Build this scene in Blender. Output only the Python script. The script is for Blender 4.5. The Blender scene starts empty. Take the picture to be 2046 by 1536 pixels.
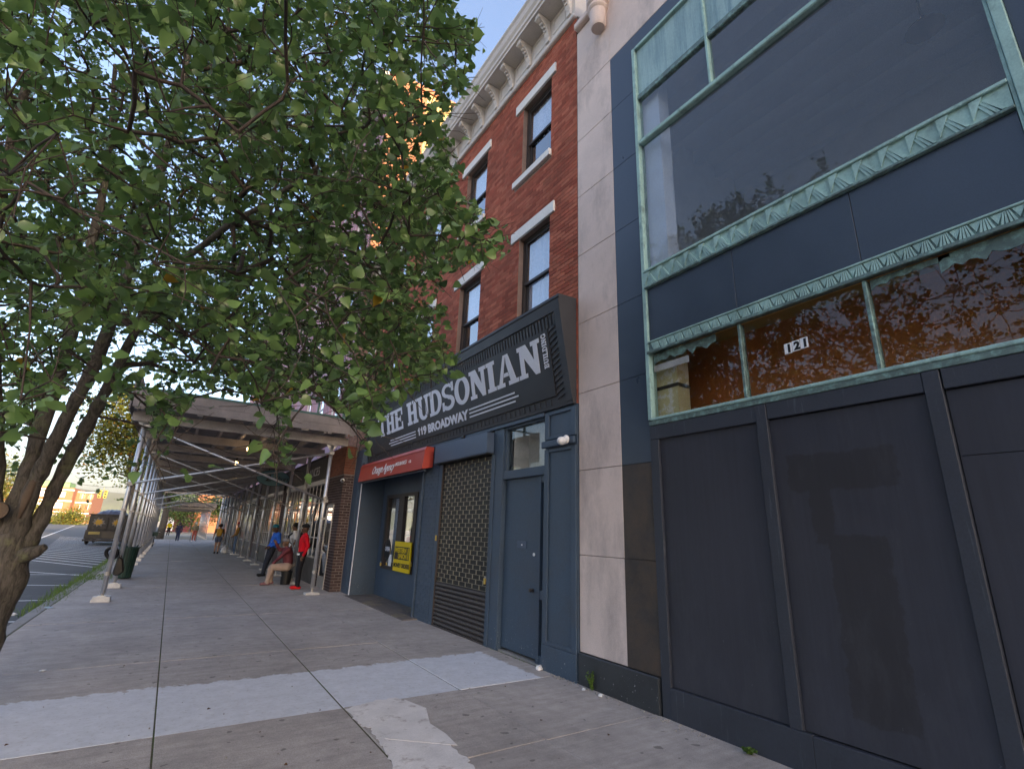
import bpy, math, random
import numpy as np
from mathutils import Vector, Matrix
random.seed(7); rng = np.random.default_rng(7)
S = bpy.context.scene
COL = S.collection

# ------------------------------------------------------------------ camera, sky, sun, exposure
RM = np.array([[0.8323330006371332, 0.18755050147019942, 0.5215808522642129],
               [-0.553201184560614, 0.2225194635697656, 0.8027786355735667],
               [0.034499644217291056, -0.9567182959110276, 0.2889634523914398]])
FPX, CX, CY, CAMH = 987.1711, 1023., 768., 1.7
cam = bpy.data.cameras.new('camera'); camo = bpy.data.objects.new('camera', cam); COL.objects.link(camo)
m = Matrix.Identity(4)
for i in range(3):
    m[i][0] = RM[i][0]; m[i][1] = -RM[i][1]; m[i][2] = -RM[i][2]
m[0][3], m[1][3], m[2][3] = 0, 0, CAMH
camo.matrix_world = m
cam.sensor_fit = 'HORIZONTAL'; cam.sensor_width = 36; cam.lens = FPX / 2046 * 36
cam.clip_start = 0.05; cam.clip_end = 9000
S.camera = camo

SUN_EL, SUN_AZ = math.radians(15), math.radians(166)
w = bpy.data.worlds.new('World'); S.world = w; w.use_nodes = True
nt = w.node_tree; nt.nodes.clear()
sky = nt.nodes.new('ShaderNodeTexSky'); sky.sky_type = 'NISHITA'; sky.sun_disc = False
sky.sun_elevation = SUN_EL; sky.sun_rotation = SUN_AZ
sky.altitude = 50; sky.air_density = 1.0; sky.dust_density = 5.0; sky.ozone_density = 3.5
bg = nt.nodes.new('ShaderNodeBackground'); bg.inputs['Strength'].default_value = 0.15
wo = nt.nodes.new('ShaderNodeOutputWorld')
nt.links.new(sky.outputs[0], bg.inputs[0]); nt.links.new(bg.outputs[0], wo.inputs[0])
sl = bpy.data.lights.new('sun', 'SUN'); sl.energy = 2.6; sl.angle = math.radians(0.5); sl.color = (1.0, 0.85, 0.64)
slo = bpy.data.objects.new('sun', sl); COL.objects.link(slo)
tosun = Vector((math.sin(SUN_AZ) * math.cos(SUN_EL), math.cos(SUN_AZ) * math.cos(SUN_EL), math.sin(SUN_EL)))
slo.rotation_euler = (-tosun).to_track_quat('-Z', 'Y').to_euler(); slo.location = (0, -20, 40)
S.view_settings.view_transform = 'Standard'; S.view_settings.look = 'None'
S.view_settings.gamma = 1.0; S.view_settings.exposure = 2.3; S.view_settings.use_curve_mapping = False
S.view_settings.use_white_balance = True; S.view_settings.white_balance_temperature = 8100; S.view_settings.white_balance_tint = 17   # camera balanced for open shade
S.render.engine = 'CYCLES'

# ------------------------------------------------------------------ pixel helpers (photo 2046x1536)
def ray(px, py): return RM @ np.array([px - CX, py - CY, FPX])
def ony(px, py, Y):
    v = ray(px, py); t = Y / v[1]; return Vector((v[0] * t, Y, CAMH + v[2] * t))
def onx(px, py, X):
    v = ray(px, py); t = X / v[0]; return Vector((X, v[1] * t, CAMH + v[2] * t))
def gnd(px, py, z=0.):
    v = ray(px, py); t = (z - CAMH) / v[2]; return Vector((v[0] * t, v[1] * t, z))
def project(P):
    q = (np.asarray(P) - np.array([0, 0, CAMH])) @ RM
    return CX + FPX * q[:, 0] / q[:, 2], CY + FPX * q[:, 1] / q[:, 2], q[:, 2]

# ------------------------------------------------------------------ materials
MATS = {}
def _n(nt, t, **k):
    n = nt.nodes.new(t)
    for a, b in k.items(): setattr(n, a, b)
    return n
class NT:
    def __init__(s, name):
        s.m = bpy.data.materials.new(name); s.m.use_nodes = True; s.t = s.m.node_tree; s.t.nodes.clear()
        s.out = _n(s.t, 'ShaderNodeOutputMaterial')
        s.geo = _n(s.t, 'ShaderNodeNewGeometry'); s.pos = s.geo.outputs['Position']
    def l(s, a, b): s.t.links.new(a, b)
    def noise(s, scale, detail=4., rough=.6, vec=None, dist=0.):
        n = _n(s.t, 'ShaderNodeTexNoise'); n.inputs['Scale'].default_value = scale; n.inputs['Detail'].default_value = detail
        n.inputs['Roughness'].default_value = rough; n.inputs['Distortion'].default_value = dist
        s.l(vec or s.pos, n.inputs['Vector']); return n.outputs['Fac']
    def math(s, op, a, b=None, c=None, clamp=False):
        n = _n(s.t, 'ShaderNodeMath', operation=op, use_clamp=clamp)
        for i, v in enumerate((a, b, c)):
            if v is None: continue
            if isinstance(v, (int, float)): n.inputs[i].default_value = v
            else: s.l(v, n.inputs[i])
        return n.outputs[0]
    def mapr(s, v, a, b, c=0., d=1., smooth=False):
        n = _n(s.t, 'ShaderNodeMapRange'); n.clamp = True
        if smooth: n.interpolation_type = 'SMOOTHSTEP'
        for i, x in enumerate((a, b, c, d)): n.inputs[i + 1].default_value = x
        s.l(v, n.inputs[0]); return n.outputs[0]
    def mix(s, f, a, b, mode='MIX'):
        n = _n(s.t, 'ShaderNodeMix', data_type='RGBA', blend_type=mode)
        if isinstance(f, (int, float)): n.inputs[0].default_value = f
        else: s.l(f, n.inputs[0])
        for i, v in ((6, a), (7, b)):
            if isinstance(v, (tuple, list)): n.inputs[i].default_value = (*v[:3], 1)
            else: s.l(v, n.inputs[i])
        return n.outputs[2]
    def scale(s, c, f):   # colour * scalar
        n = _n(s.t, 'ShaderNodeVectorMath', operation='SCALE')
        if isinstance(c, (tuple, list)): n.inputs[0].default_value = c[:3]
        else: s.l(c, n.inputs[0])
        if isinstance(f, (int, float)): n.inputs['Scale'].default_value = f
        else: s.l(f, n.inputs['Scale'])
        return n.outputs[0]
    def xyz(s):
        n = _n(s.t, 'ShaderNodeSeparateXYZ'); s.l(s.pos, n.inputs[0]); return n.outputs
    def stretch(s, v):
        n = _n(s.t, 'ShaderNodeVectorMath', operation='MULTIPLY'); s.l(s.pos, n.inputs[0]); n.inputs[1].default_value = v; return n.outputs[0]
    def bump(s, h, strength, dist=.01):
        n = _n(s.t, 'ShaderNodeBump'); n.inputs['Strength'].default_value = strength; n.inputs['Distance'].default_value = dist
        s.l(h, n.inputs['Height']); return n.outputs[0]
    def bsdf(s, col, rough=.7, spec=.3, metal=0., normal=None, **k):
        b = _n(s.t, 'ShaderNodeBsdfPrincipled')
        for nm, v in (('Base Color', col), ('Roughness', rough), ('Specular IOR Level', spec), ('Metallic', metal)):
            if isinstance(v, (int, float)): b.inputs[nm].default_value = v
            elif isinstance(v, (tuple, list)): b.inputs[nm].default_value = (*v[:3], 1)
            else: s.l(v, b.inputs[nm])
        if normal is not None: s.l(normal, b.inputs['Normal'])
        for a, v in k.items(): b.inputs[a.replace('_', ' ')].default_value = v
        return b
    def done(s, sh): s.l(sh.outputs[0] if hasattr(sh, 'outputs') else sh, s.out.inputs['Surface']); return s.m

def M(name, col, rough=.7, var=.25, scale=1.5, bump=.2, bscale=60., spec=.3, metal=0., island=0., col2=None, s2=3., t2=(.55, .7), streak=None, chips=None):
    if name in MATS: return MATS[name]
    n = NT(name)
    f = n.noise(scale, 5, .65)
    c = n.scale(col, n.mapr(f, .25, .75, 1 - var, 1 + var))
    if col2 is not None:
        v = n.stretch(streak) if streak else None
        c = n.mix(n.mapr(n.noise(s2, 6, .7, v), *t2), c, col2)
    fine = n.noise(bscale, 3, .6)
    c = n.scale(c, n.mapr(fine, .3, .7, .9, 1.1))
    if island:
        r = n.geo.outputs['Random Per Island']; c = n.scale(c, n.mapr(r, 0, 1, 1 - island, 1 + island))
    if chips:
        thr = n.mapr(n.xyz()[2], 0., 1.3, .655, chips[2])          # paint is knocked off mostly by feet and bags near the pavement
        c = n.mix(n.mapr(n.math('SUBTRACT', n.noise(chips[1], 4, .7), thr), .0, .015), c, chips[0])
    rr = n.mapr(f, .3, .7, max(rough - .08, .02), min(rough + .08, 1))
    nb = n.bump(fine, bump, .004) if bump else None
    MATS[name] = n.done(n.bsdf(c, rr, spec, metal, nb)); return MATS[name]

def emis(name, col, st):
    n = NT(name); e = _n(n.t, 'ShaderNodeEmission'); e.inputs[0].default_value = (*col, 1); e.inputs[1].default_value = st
    return n.done(e)
def glass(name, tint=(.8, .85, .85), ior=1.5, rough=.0, boost=1., dirt=0.):
    n = NT(name)
    fr = _n(n.t, 'ShaderNodeFresnel'); fr.inputs[0].default_value = ior
    fac = n.math('MULTIPLY', n.math('MULTIPLY', fr.outputs[0], boost, clamp=True), n.math('SUBTRACT', 1., n.geo.outputs['Backfacing']))   # only the outer skin mirrors
    tr = _n(n.t, 'ShaderNodeBsdfTransparent'); tr.inputs[0].default_value = (*tint, 1)
    gl = _n(n.t, 'ShaderNodeBsdfGlossy'); gl.inputs[1].default_value = rough; gl.inputs[0].default_value = (1, 1, 1, 1)
    nb = n.bump(n.noise(1.3, 2, .5), .03, .02); n.l(nb, gl.inputs['Normal'])
    mx = _n(n.t, 'ShaderNodeMixShader'); n.l(fac, mx.inputs[0]); n.l(tr.outputs[0], mx.inputs[1]); n.l(gl.outputs[0], mx.inputs[2])
    if dirt:
        df = _n(n.t, 'ShaderNodeBsdfDiffuse'); df.inputs[0].default_value = (.5, .52, .55, 1)
        m2 = _n(n.t, 'ShaderNodeMixShader'); n.l(n.mapr(n.noise(9., 6, .75, n.stretch((1, 1, .35))), .3, .8, dirt * .75, dirt * 1.2), m2.inputs[0])
        n.l(mx.outputs[0], m2.inputs[1]); n.l(df.outputs[0], m2.inputs[2]); mx = m2
    return n.done(mx)

def mk_concrete(strip):
    n = NT('concrete_slab'); x, y, z = n.xyz()
    big = n.noise(.9, 6, .65); mid = n.noise(6., 5, .7); fine = n.noise(140., 2, .6)
    c = n.scale((.35, .312, .292), n.mapr(big, .3, .7, .80, 1.18))
    c = n.scale(c, n.mapr(mid, .3, .7, .86, 1.12))
    c = n.scale(c, n.mapr(fine, .3, .7, .76, 1.22))
    r = n.geo.outputs['Random Per Island']
    # dark gum spots, reddish stains
    sp = n.mapr(n.noise(9., 1, .4), .71, .735); c = n.mix(n.math('MULTIPLY', sp, .55), c, (.06, .055, .05))
    st = n.mapr(n.noise(1.7, 6, .75, n.stretch((1, .55, 1))), .645, .72); c = n.mix(n.math('MULTIPLY', st, .5), c, (.26, .11, .10))
    sk = n.mapr(n.noise(4., 5, .7, n.stretch((.35, 3.2, 1))), .30, .70, .86, 1.12); c = n.scale(c, sk)
    # painted band across the pavement: sharp near edge, ragged far edge
    e = n.noise(5., 6, .75); yy = n.math('ADD', y, n.mapr(e, .3, .7, -.11, .11))
    e2 = n.noise(14., 4, .7); y2 = n.math('ADD', y, n.mapr(e2, .3, .7, -.012, .012))
    far = n.mapr(yy, strip[1] - .012, strip[1] + .012, 1, 0); near = n.mapr(y2, strip[0] - .004, strip[0] + .004)
    xe = n.mapr(n.math('ADD', x, n.mapr(e, .3, .7, -.06, .06)), 4.18, 4.22, 1, 0)
    pm = n.math('MULTIPLY', n.math('MULTIPLY', far, near), xe)
    wear = n.mapr(n.noise(22., 6, .8), .30, .46, .25, 1); pm = n.math('MULTIPLY', pm, wear)
    paint = n.scale((.54, .55, .59), n.mapr(mid, .3, .7, .88, 1.08))
    c = n.mix(pm, c, paint)
    h = n.math('ADD', n.math('MULTIPLY', fine, .5), mid)
    return n.done(n.bsdf(c, n.mapr(big, .3, .7, .78, .92), .25, 0, n.bump(h, .35, .004)))

def mk_brick(name, col, col2, isl=.28, stain=None):
    n = NT(name); oi = _n(n.t, 'ShaderNodeObjectInfo'); r = n.math('FRACT', n.math('ADD', n.geo.outputs['Random Per Island'], oi.outputs['Random']))
    c = n.mix(n.mapr(r, 0, 1), col, col2); r2 = n.math('FRACT', n.math('MULTIPLY', r, 37.7))
    c = n.scale(c, n.mapr(r2, 0, 1, 1 - isl, 1 + isl))
    c = n.scale(c, n.mapr(n.noise(.8, 5, .7), .3, .7, .75, 1.25)); c = n.scale(c, n.mapr(n.noise(90, 3), .3, .7, .85, 1.12))
    if stain: c = n.mix(n.mapr(n.noise(1.4, 6, .75), .58, .72, 0, .55), c, stain)
    return n.done(n.bsdf(c, .85, .2, 0, n.bump(n.noise(120, 3), .3, .004)))

def mk_leaf(name, a, b, yellow=.01, trans=.3, rough=.38, ycol=(.35, .16, .02)):
    n = NT(name); r = n.geo.outputs['Random Per Island']
    c = n.mix(r, a, b); r2 = n.math('FRACT', n.math('MULTIPLY', r, 91.3))
    c = n.scale(c, n.mapr(r2, 0, 1, .7, 1.3)); c = n.mix(n.math('GREATER_THAN', r2, 1 - yellow), c, ycol)
    p = n.bsdf(c, rough, .45)
    t = _n(n.t, 'ShaderNodeBsdfTranslucent'); n.l(n.scale(c, 1.2), t.inputs[0])
    mx = _n(n.t, 'ShaderNodeMixShader'); mx.inputs[0].default_value = trans
    n.l(p.outputs[0], mx.inputs[1]); n.l(t.outputs[0], mx.inputs[2]); return n.done(mx)

def mk_bark():
    n = NT('bark'); v = n.stretch((1, 1, .22))
    f = n.noise(34, 6, .75, v, .6); g = n.noise(5, 5, .7)
    c = n.mix(n.mapr(f, .35, .65), (.040, .036, .032), (.135, .12, .105))
    c = n.mix(n.mapr(g, .56, .70, 0, .7), c, (.15, .16, .085))
    return n.done(n.bsdf(c, .9, .15, 0, n.bump(f, .9, .02)))

def mk_plywood():
    n = NT('navy_plywood'); x, y, z = n.xyz()
    g = n.noise(7, 5, .7, n.stretch((1, 3.0, .12))); b = n.noise(.7, 4, .6)
    c = n.scale((.030, .031, .041), n.mapr(b, .3, .7, .85, 1.2)); c = n.scale(c, n.mapr(g, .3, .7, .9, 1.12))
    e = n.math('MULTIPLY', n.math('SUBTRACT', n.noise(6, 5, .7), .5), .16); yy = n.math('ADD', y, e); zz = n.math('ADD', z, n.math('MULTIPLY', e, .8))
    def boxm(y0, y1, z0, z1):
        a = n.math('MULTIPLY', n.mapr(yy, y0, y0 + .015), n.mapr(yy, y1 - .015, y1, 1, 0))
        return n.math('MULTIPLY', a, n.math('MULTIPLY', n.mapr(zz, z0, z0 + .015), n.mapr(zz, z1 - .015, z1, 1, 0)))
    k = n.math('MAXIMUM', boxm(1.52, 2.36, 2.14, 2.46), n.math('MAXIMUM', boxm(1.66, 2.10, .46, 1.78), boxm(2.02, 2.2, 1.7, 2.2)))
    c = n.mix(n.math('MULTIPLY', k, .5), c, (.018, .015, .014))
    sc = n.mapr(n.noise(15, 5, .8, n.stretch((1, 1, .5))), .70, .72); c = n.mix(n.math('MULTIPLY', sc, .35), c, (.30, .31, .33))
    du = n.mapr(n.math('ADD', n.noise(2.4, 6, .75, n.stretch((1, 1.6, .5))), n.mapr(z, .2, 1.4, .10, -.06)), .5, .8, 0, .45); c = n.mix(du, c, (.060, .060, .070))
    return n.done(n.bsdf(c, n.mapr(b, .3, .7, .5, .62), .3, 0, n.bump(g, .12, .004)))

MT = {}
def mats():
    d = MT
    d['slab'] = mk_concrete((5.56, 7.05))
    d['dirt'] = M('joint_dirt', (.085, .072, .048), .95, .4, 8, .5, 80, col2=(.06, .09, .025), s2=2.5, t2=(.5, .6))
    d['patch'] = M('cement_patch', (.60, .565, .55), .8, .15, 4, .4, 90, col2=(.36, .31, .29), s2=5, t2=(.56, .68))
    d['kerb'] = M('kerb_stone', (.25, .235, .225), .85, .25, 2, .4, 90)
    d['asphalt'] = M('asphalt', (.062, .064, .070), .85, .22, .5, .6, 220, col2=(.085, .085, .09), s2=.9, t2=(.5, .65))
    d['linep'] = M('road_paint', (.60, .60, .60), .7, .15, 3, .2, 100, col2=(.2, .2, .2), s2=14, t2=(.58, .68))
    d['ground'] = M('ground', (.27, .245, .20), .95, .2, .05, 0, 2)
    d['grass'] = mk_leaf('grass_blade', (.06, .12, .018), (.10, .17, .03), 0., .25, .55)
    d['hill'] = M('wooded_hill', (.05, .065, .035), .95, .4, .02, 0, 1)
    d['lime'] = M('pink_limestone', (.60, .485, .445), .8, .14, 1.1, .3, 110, col2=(.28, .235, .225), s2=1.3, t2=(.48, .80), streak=(1, 1.2, .5))
    d['navy'] = M('navy_slab', (.033, .048, .072), .35, .12, 1.2, .05, 120, spec=.45, chips=((.35, .36, .38), 34, .80))
    d['navydirt'] = M('bare_slab', (.040, .034, .032), .5, .35, 3, .15, 60, col2=(.075, .05, .036), s2=2.2, t2=(.4, .7))
    d['plinth'] = M('plinth_stone', (.034, .038, .042), .4, .2, 3, .15, 80, chips=((.4, .4, .4), 34, .80))
    d['teal'] = M('copper_patina', (.26, .42, .395), .6, .25, 3, .3, 60, col2=(.13, .20, .19), s2=9, t2=(.52, .74), streak=(1, 1, .5))
    d['tealpan'] = M('patina_panel', (.25, .38, .39), .55, .2, 1.5, .15, 40, col2=(.10, .20, .24), s2=5, t2=(.45, .7), streak=(1, 2, .12))
    d['tealdark'] = M('weathered_bronze', (.10, .15, .14), .5, .3, 6, .3, 60, col2=(.20, .36, .33), s2=11, t2=(.48, .68), metal=.2)
    d['ply'] = mk_plywood()
    d['batten'] = M('navy_batten', (.032, .036, .047), .55, .15, 2, .15, 60, col2=(.075, .085, .10), s2=6, t2=(.6, .72), streak=(1, 4, .25))
    d['glass'] = glass('plate_glass', (.80, .84, .88), 1.52, 0, 1.2, .05)
    d['glassc'] = glass('clear_glass', (.86, .86, .84), 1.5, 0, 1.1, 0.)
    d['glassd'] = glass('window_glass', (.80, .84, .88), 1.7, 0, 2.2, .0)
    d['brick'] = mk_brick('red_brick', (.30, .070, .042), (.38, .115, .070), .22, (.42, .17, .125))
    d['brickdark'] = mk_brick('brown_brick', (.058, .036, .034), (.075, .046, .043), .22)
    d['brickor'] = mk_brick('orange_brick', (.28, .115, .066), (.33, .15, .09), .2)
    d['brickye'] = mk_brick('yellow_brick', (.50, .36, .15), (.56, .42, .20), .2, (.62, .55, .42))
    d['brickblue'] = M('blue_painted_brick', (.05, .075, .108), .6, .12, 2, .2, 90, island=.08)
    d['mortar'] = M('mortar', (.20, .14, .12), .95, .2, 5, .3, 80)
    d['mortard'] = M('dark_mortar', (.19, .16, .15), .95, .2, 5, .3, 80)
    d['blue'] = M('blue_paint', (.045, .073, .108), .5, .10, 1.4, .08, 60, chips=((.5, .5, .48), 38, .80), col2=(.052, .064, .082), s2=1.2, t2=(.5, .8))
    d['bluelite'] = M('blue_metal', (.055, .085, .135), .4, .10, 1.5, .04, 60)
    d['white'] = M('white_stone_paint', (.66, .64, .62), .7, .10, 3, .2, 60)
    d['cornice'] = M('cornice_paint', (.55, .515, .49), .65, .10, 1.3, .12, 60, col2=(.40, .36, .33), s2=2.5, t2=(.58, .8))
    d['frame'] = M('brown_window_frame', (.042, .034, .032), .5, .15, 3, .1, 60)
    d['curtain'] = M('lace_curtain', (.74, .77, .83), .9, .06, 8, .1, 25)
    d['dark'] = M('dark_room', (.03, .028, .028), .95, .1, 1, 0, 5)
    d['signblk'] = M('sign_black', (.026, .025, .028), .55, .12, 1.2, .08, 70)
    d['signfr'] = M('sign_frame', (.040, .041, .047), .55, .12, 2, .1, 70)
    d['letter'] = M('letter_grey', (.66, .67, .74), .55, .06, 2, .05, 70)
    d['red'] = M('red_metal', (.42, .055, .040), .45, .06, 1.5, .04, 60)
    d['yellow'] = M('yellow_sign', (.72, .50, .01), .4, .04, 2, .02, 60)
    d['black'] = M('black_plastic', (.012, .012, .013), .45, .1, 4, .05, 60)
    d['whitep'] = M('white_plastic', (.68, .68, .69), .45, .05, 6, .05, 60)
    d['slat'] = M('brown_slat', (.050, .040, .038), .5, .2, 4, .1, 60)
    d['grille'] = M('grille_metal', (.26, .235, .18), .5, .25, 20, .1, 60, metal=.5)
    d['brass'] = M('brass', (.55, .40, .12), .4, .1, 10, 0, 50, metal=.8)
    d['tile'] = M('slate_tile', (.11, .095, .09), .8, .3, 2, .3, 60, island=.35, col2=(.17, .14, .10), s2=1.5, t2=(.5, .6))
    d['steel'] = M('galvanised_steel', (.55, .55, .56), .40, .15, 6, .1, 80, metal=.75)
    d['steelw'] = M('weathered_steel', (.36, .34, .32), .5, .2, 6, .1, 80, metal=.5)
    d['wood'] = M('shed_timber', (.32, .29, .275), .85, .25, 3, .4, 60, island=.22)
    d['woodd'] = M('shed_planks', (.21, .185, .175), .9, .3, 2, .4, 60, island=.35)
    d['woodpale'] = M('pale_timber', (.55, .53, .51), .8, .15, 6, .3, 60, island=.1)
    d['green'] = M('green_rail', (.05, .12, .11), .55, .2, 4, .1, 60)
    d['cream'] = M('cream_plaster', (.62, .55, .33), .85, .12, 4, .3, 50, col2=(.72, .70, .68), s2=4, t2=(.5, .56))
    d['iwhite'] = M('interior_white', (.75, .75, .77), .8, .1, 2, .1, 50)
    d['iceil'] = M('interior_ceiling', (.62, .62, .68), .8, .1, 1, .1, 50)
    d['ired'] = M('interior_red_wall', (.72, .24, .08), .6, .25, 1.5, .1, 50)
    d['iochre'] = M('interior_ochre', (.62, .46, .18), .8, .2, 1.2, .1, 50)
    d['pinkw'] = M('mauve_facade', (.40, .26, .32), .8, .14, 1.2, .2, 60)
    d['bark'] = mk_bark()
    d['twig'] = M('twig_bark', (.05, .037, .031), .85, .25, 8, .3, 90)
    d['leaf'] = mk_leaf('pear_leaf', (.075, .150, .045), (.140, .240, .080), .003, .34, .32, (.42, .24, .03))
    d['leafy'] = mk_leaf('yellow_green_leaf', (.10, .13, .018), (.17, .16, .025), .04, .45, .5)
    d['leafg'] = mk_leaf('green_leaf', (.06, .12, .03), (.11, .17, .04), .02, .4, .5)
    d['cut'] = M('cut_wood', (.11, .078, .058), .85, .25, 9, .4, 60)
mats()

# ------------------------------------------------------------------ mesh helpers
class MB:
    def __init__(s): s.v = []; s.f = []; s.mi = []; s.cur = 0
    def add(s, vs, fs):
        o = len(s.v); s.v += [tuple(v) for v in vs]; s.f += [tuple(i + o for i in f) for f in fs]; s.mi += [s.cur] * len(fs); return s
    def box(s, x0, x1, y0, y1, z0, z1):
        if x0 > x1: x0, x1 = x1, x0
        if y0 > y1: y0, y1 = y1, y0
        if z0 > z1: z0, z1 = z1, z0
        return s.add([(x0, y0, z0), (x1, y0, z0), (x1, y1, z0), (x0, y1, z0), (x0, y0, z1), (x1, y0, z1), (x1, y1, z1), (x0, y1, z1)],
                     [(3, 2, 1, 0), (4, 5, 6, 7), (0, 1, 5, 4), (1, 2, 6, 5), (2, 3, 7, 6), (3, 0, 4, 7)])
    def prism(s, pts, vec):
        pts = [Vector(p) for p in pts]; vec = Vector(vec); n = len(pts)
        nrm = Vector((0, 0, 0))
        for i in range(n): nrm += pts[i].cross(pts[(i + 1) % n])
        if nrm.dot(vec) > 0: pts = pts[::-1]
        vs = pts + [p + vec for p in pts]
        fs = [tuple(range(n)), tuple(range(2 * n - 1, n - 1, -1))] + [((i + 1) % n, i, n + i, n + (i + 1) % n) for i in range(n)]
        return s.add(vs, fs)
    def obox(s, p0, p1, w, h, up=(0, 0, 1)):
        p0, p1 = Vector(p0), Vector(p1); d = (p1 - p0).normalized(); a = d.cross(Vector(up))
        if a.length < 1e-4: a = d.cross(Vector((1, 0, 0)))
        a.normalize(); b = a.cross(d).normalized()
        q = [p0 + a * sx * w / 2 + b * sy * h / 2 for sx, sy in ((-1, -1), (1, -1), (1, 1), (-1, 1))]
        return s.prism(q, p1 - p0)
    def tube(s, pts, rad, n=8, cap=True):
        pts = [Vector(p) for p in pts]; k = len(pts)
        if isinstance(rad, (int, float)): rad = [rad] * k
        rings = []; a = None
        for i in range(k):
            d = (pts[min(i + 1, k - 1)] - pts[max(i - 1, 0)]).normalized()
            if a is None:
                a = d.cross(Vector((0, 0, 1)))
                if a.length < .05: a = d.cross(Vector((1, 0, 0)))
            else: a = a - d * a.dot(d)
            a.normalize(); b = d.cross(a)
            rings.append([pts[i] + (a * math.cos(2 * math.pi * j / n) + b * math.sin(2 * math.pi * j / n)) * rad[i] for j in range(n)])
        vs = [v for r in rings for v in r]; fs = []
        for i in range(k - 1):
            for j in range(n): fs.append((i * n + j, i * n + (j + 1) % n, (i + 1) * n + (j + 1) % n, (i + 1) * n + j))
        if cap: fs += [tuple(range(n - 1, -1, -1)), tuple(range((k - 1) * n, k * n))]
        return s.add(vs, fs)
    def lathe(s, c, prof, n=16, axis=(0, 0, 1)):
        ax = Vector(axis).normalized(); c = Vector(c)
        a = ax.orthogonal().normalized(); b = ax.cross(a); k = len(prof)
        vs = [c + ax * z + (a * math.cos(2 * math.pi * j / n) + b * math.sin(2 * math.pi * j / n)) * max(r, 1e-4) for r, z in prof for j in range(n)]
        fs = [(i * n + j, i * n + (j + 1) % n, (i + 1) * n + (j + 1) % n, (i + 1) * n + j) for i in range(k - 1) for j in range(n)]
        return s.add(vs, fs + [tuple(range(n - 1, -1, -1)), tuple(range((k - 1) * n, k * n))])
    def ring(s, c, R, r, axis=(0, 0, 1), n=24, k=8, sq=1.):
        ax = Vector(axis).normalized(); a = ax.orthogonal().normalized(); b = ax.cross(a); c = Vector(c); vs = []; fs = []
        for i in range(n):
            t = 2 * math.pi * i / n; d = a * math.cos(t) + b * math.sin(t)
            for j in range(k):
                u = 2 * math.pi * j / k; vs.append(c + d * (R + r * math.cos(u)) + ax * r * sq * math.sin(u))
        for i in range(n):
            for j in range(k): fs.append((i * k + j, ((i + 1) % n) * k + j, ((i + 1) % n) * k + (j + 1) % k, i * k + (j + 1) % k))
        return s.add(vs, fs)
    def ball(s, c, r, n=12, sc=(1, 1, 1)):
        vs = []; fs = []; m_ = n // 2
        for i in range(m_ + 1):
            t = math.pi * i / m_
            for j in range(n):
                u = 2 * math.pi * j / n; vs.append((c[0] + r * sc[0] * math.sin(t) * math.cos(u), c[1] + r * sc[1] * math.sin(t) * math.sin(u), c[2] + r * sc[2] * math.cos(t)))
        for i in range(m_):
            for j in range(n): fs.append((i * n + j, (i + 1) * n + j, (i + 1) * n + (j + 1) % n, i * n + (j + 1) % n))
        return s.add(vs, fs)

def link(o, parent=None):
    COL.objects.link(o)
    if parent is not None:
        o.parent = parent; o.matrix_parent_inverse = Matrix.Translation(-WLOC(parent))
    return o
def WLOC(p):
    return Vector(p['_w']) if '_w' in p else p.location.copy()
def add(name, mb, mat, parent=None, smooth=False, bevel=0, label=None, cat=None, group=None, kind=None):
    c = np.array(mb.v); ctr = (c.min(0) + c.max(0)) / 2; base = Vector((float(ctr[0]), float(ctr[1]), float(c.min(0)[2])))
    me = bpy.data.meshes.new(name); me.from_pydata([tuple(Vector(v) - base) for v in mb.v], [], mb.f); me.update()
    for m_ in (mat if isinstance(mat, (list, tuple)) else [mat]): me.materials.append(m_)
    if isinstance(mat, (list, tuple)): me.polygons.foreach_set('material_index', mb.mi)
    if smooth: me.polygons.foreach_set('use_smooth', [True] * len(me.polygons))
    o = bpy.data.objects.new(name, me); link(o, parent); o.location = base; o['_w'] = tuple(base)
    if bevel:
        b = o.modifiers.new('bevel', 'BEVEL'); b.width = bevel; b.segments = 1; b.limit_method = 'ANGLE'
    return tag(o, label, cat, group, kind)
def tag(o, label=None, cat=None, group=None, kind=None):
    if label: o['label'] = label
    if cat: o['category'] = cat
    if group: o['group'] = group
    if kind: o['kind'] = kind
    return o
def thing(name, loc, label=None, cat=None, group=None, kind=None):
    o = bpy.data.objects.new(name, None); o.empty_display_size = .2; COL.objects.link(o); o.location = loc; o['_w'] = tuple(loc)
    return tag(o, label, cat, group, kind)
def bx(name, mat, parent, *b, **k): return add(name, MB().box(*b), mat, parent, **k)
def copy(o, loc, parent=None):
    c = o.copy(); COL.objects.link(c); c.parent = parent
    if parent is not None: c.matrix_parent_inverse = Matrix.Translation(-WLOC(parent))
    c.location = loc; c['_w'] = tuple(loc); return c

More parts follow.
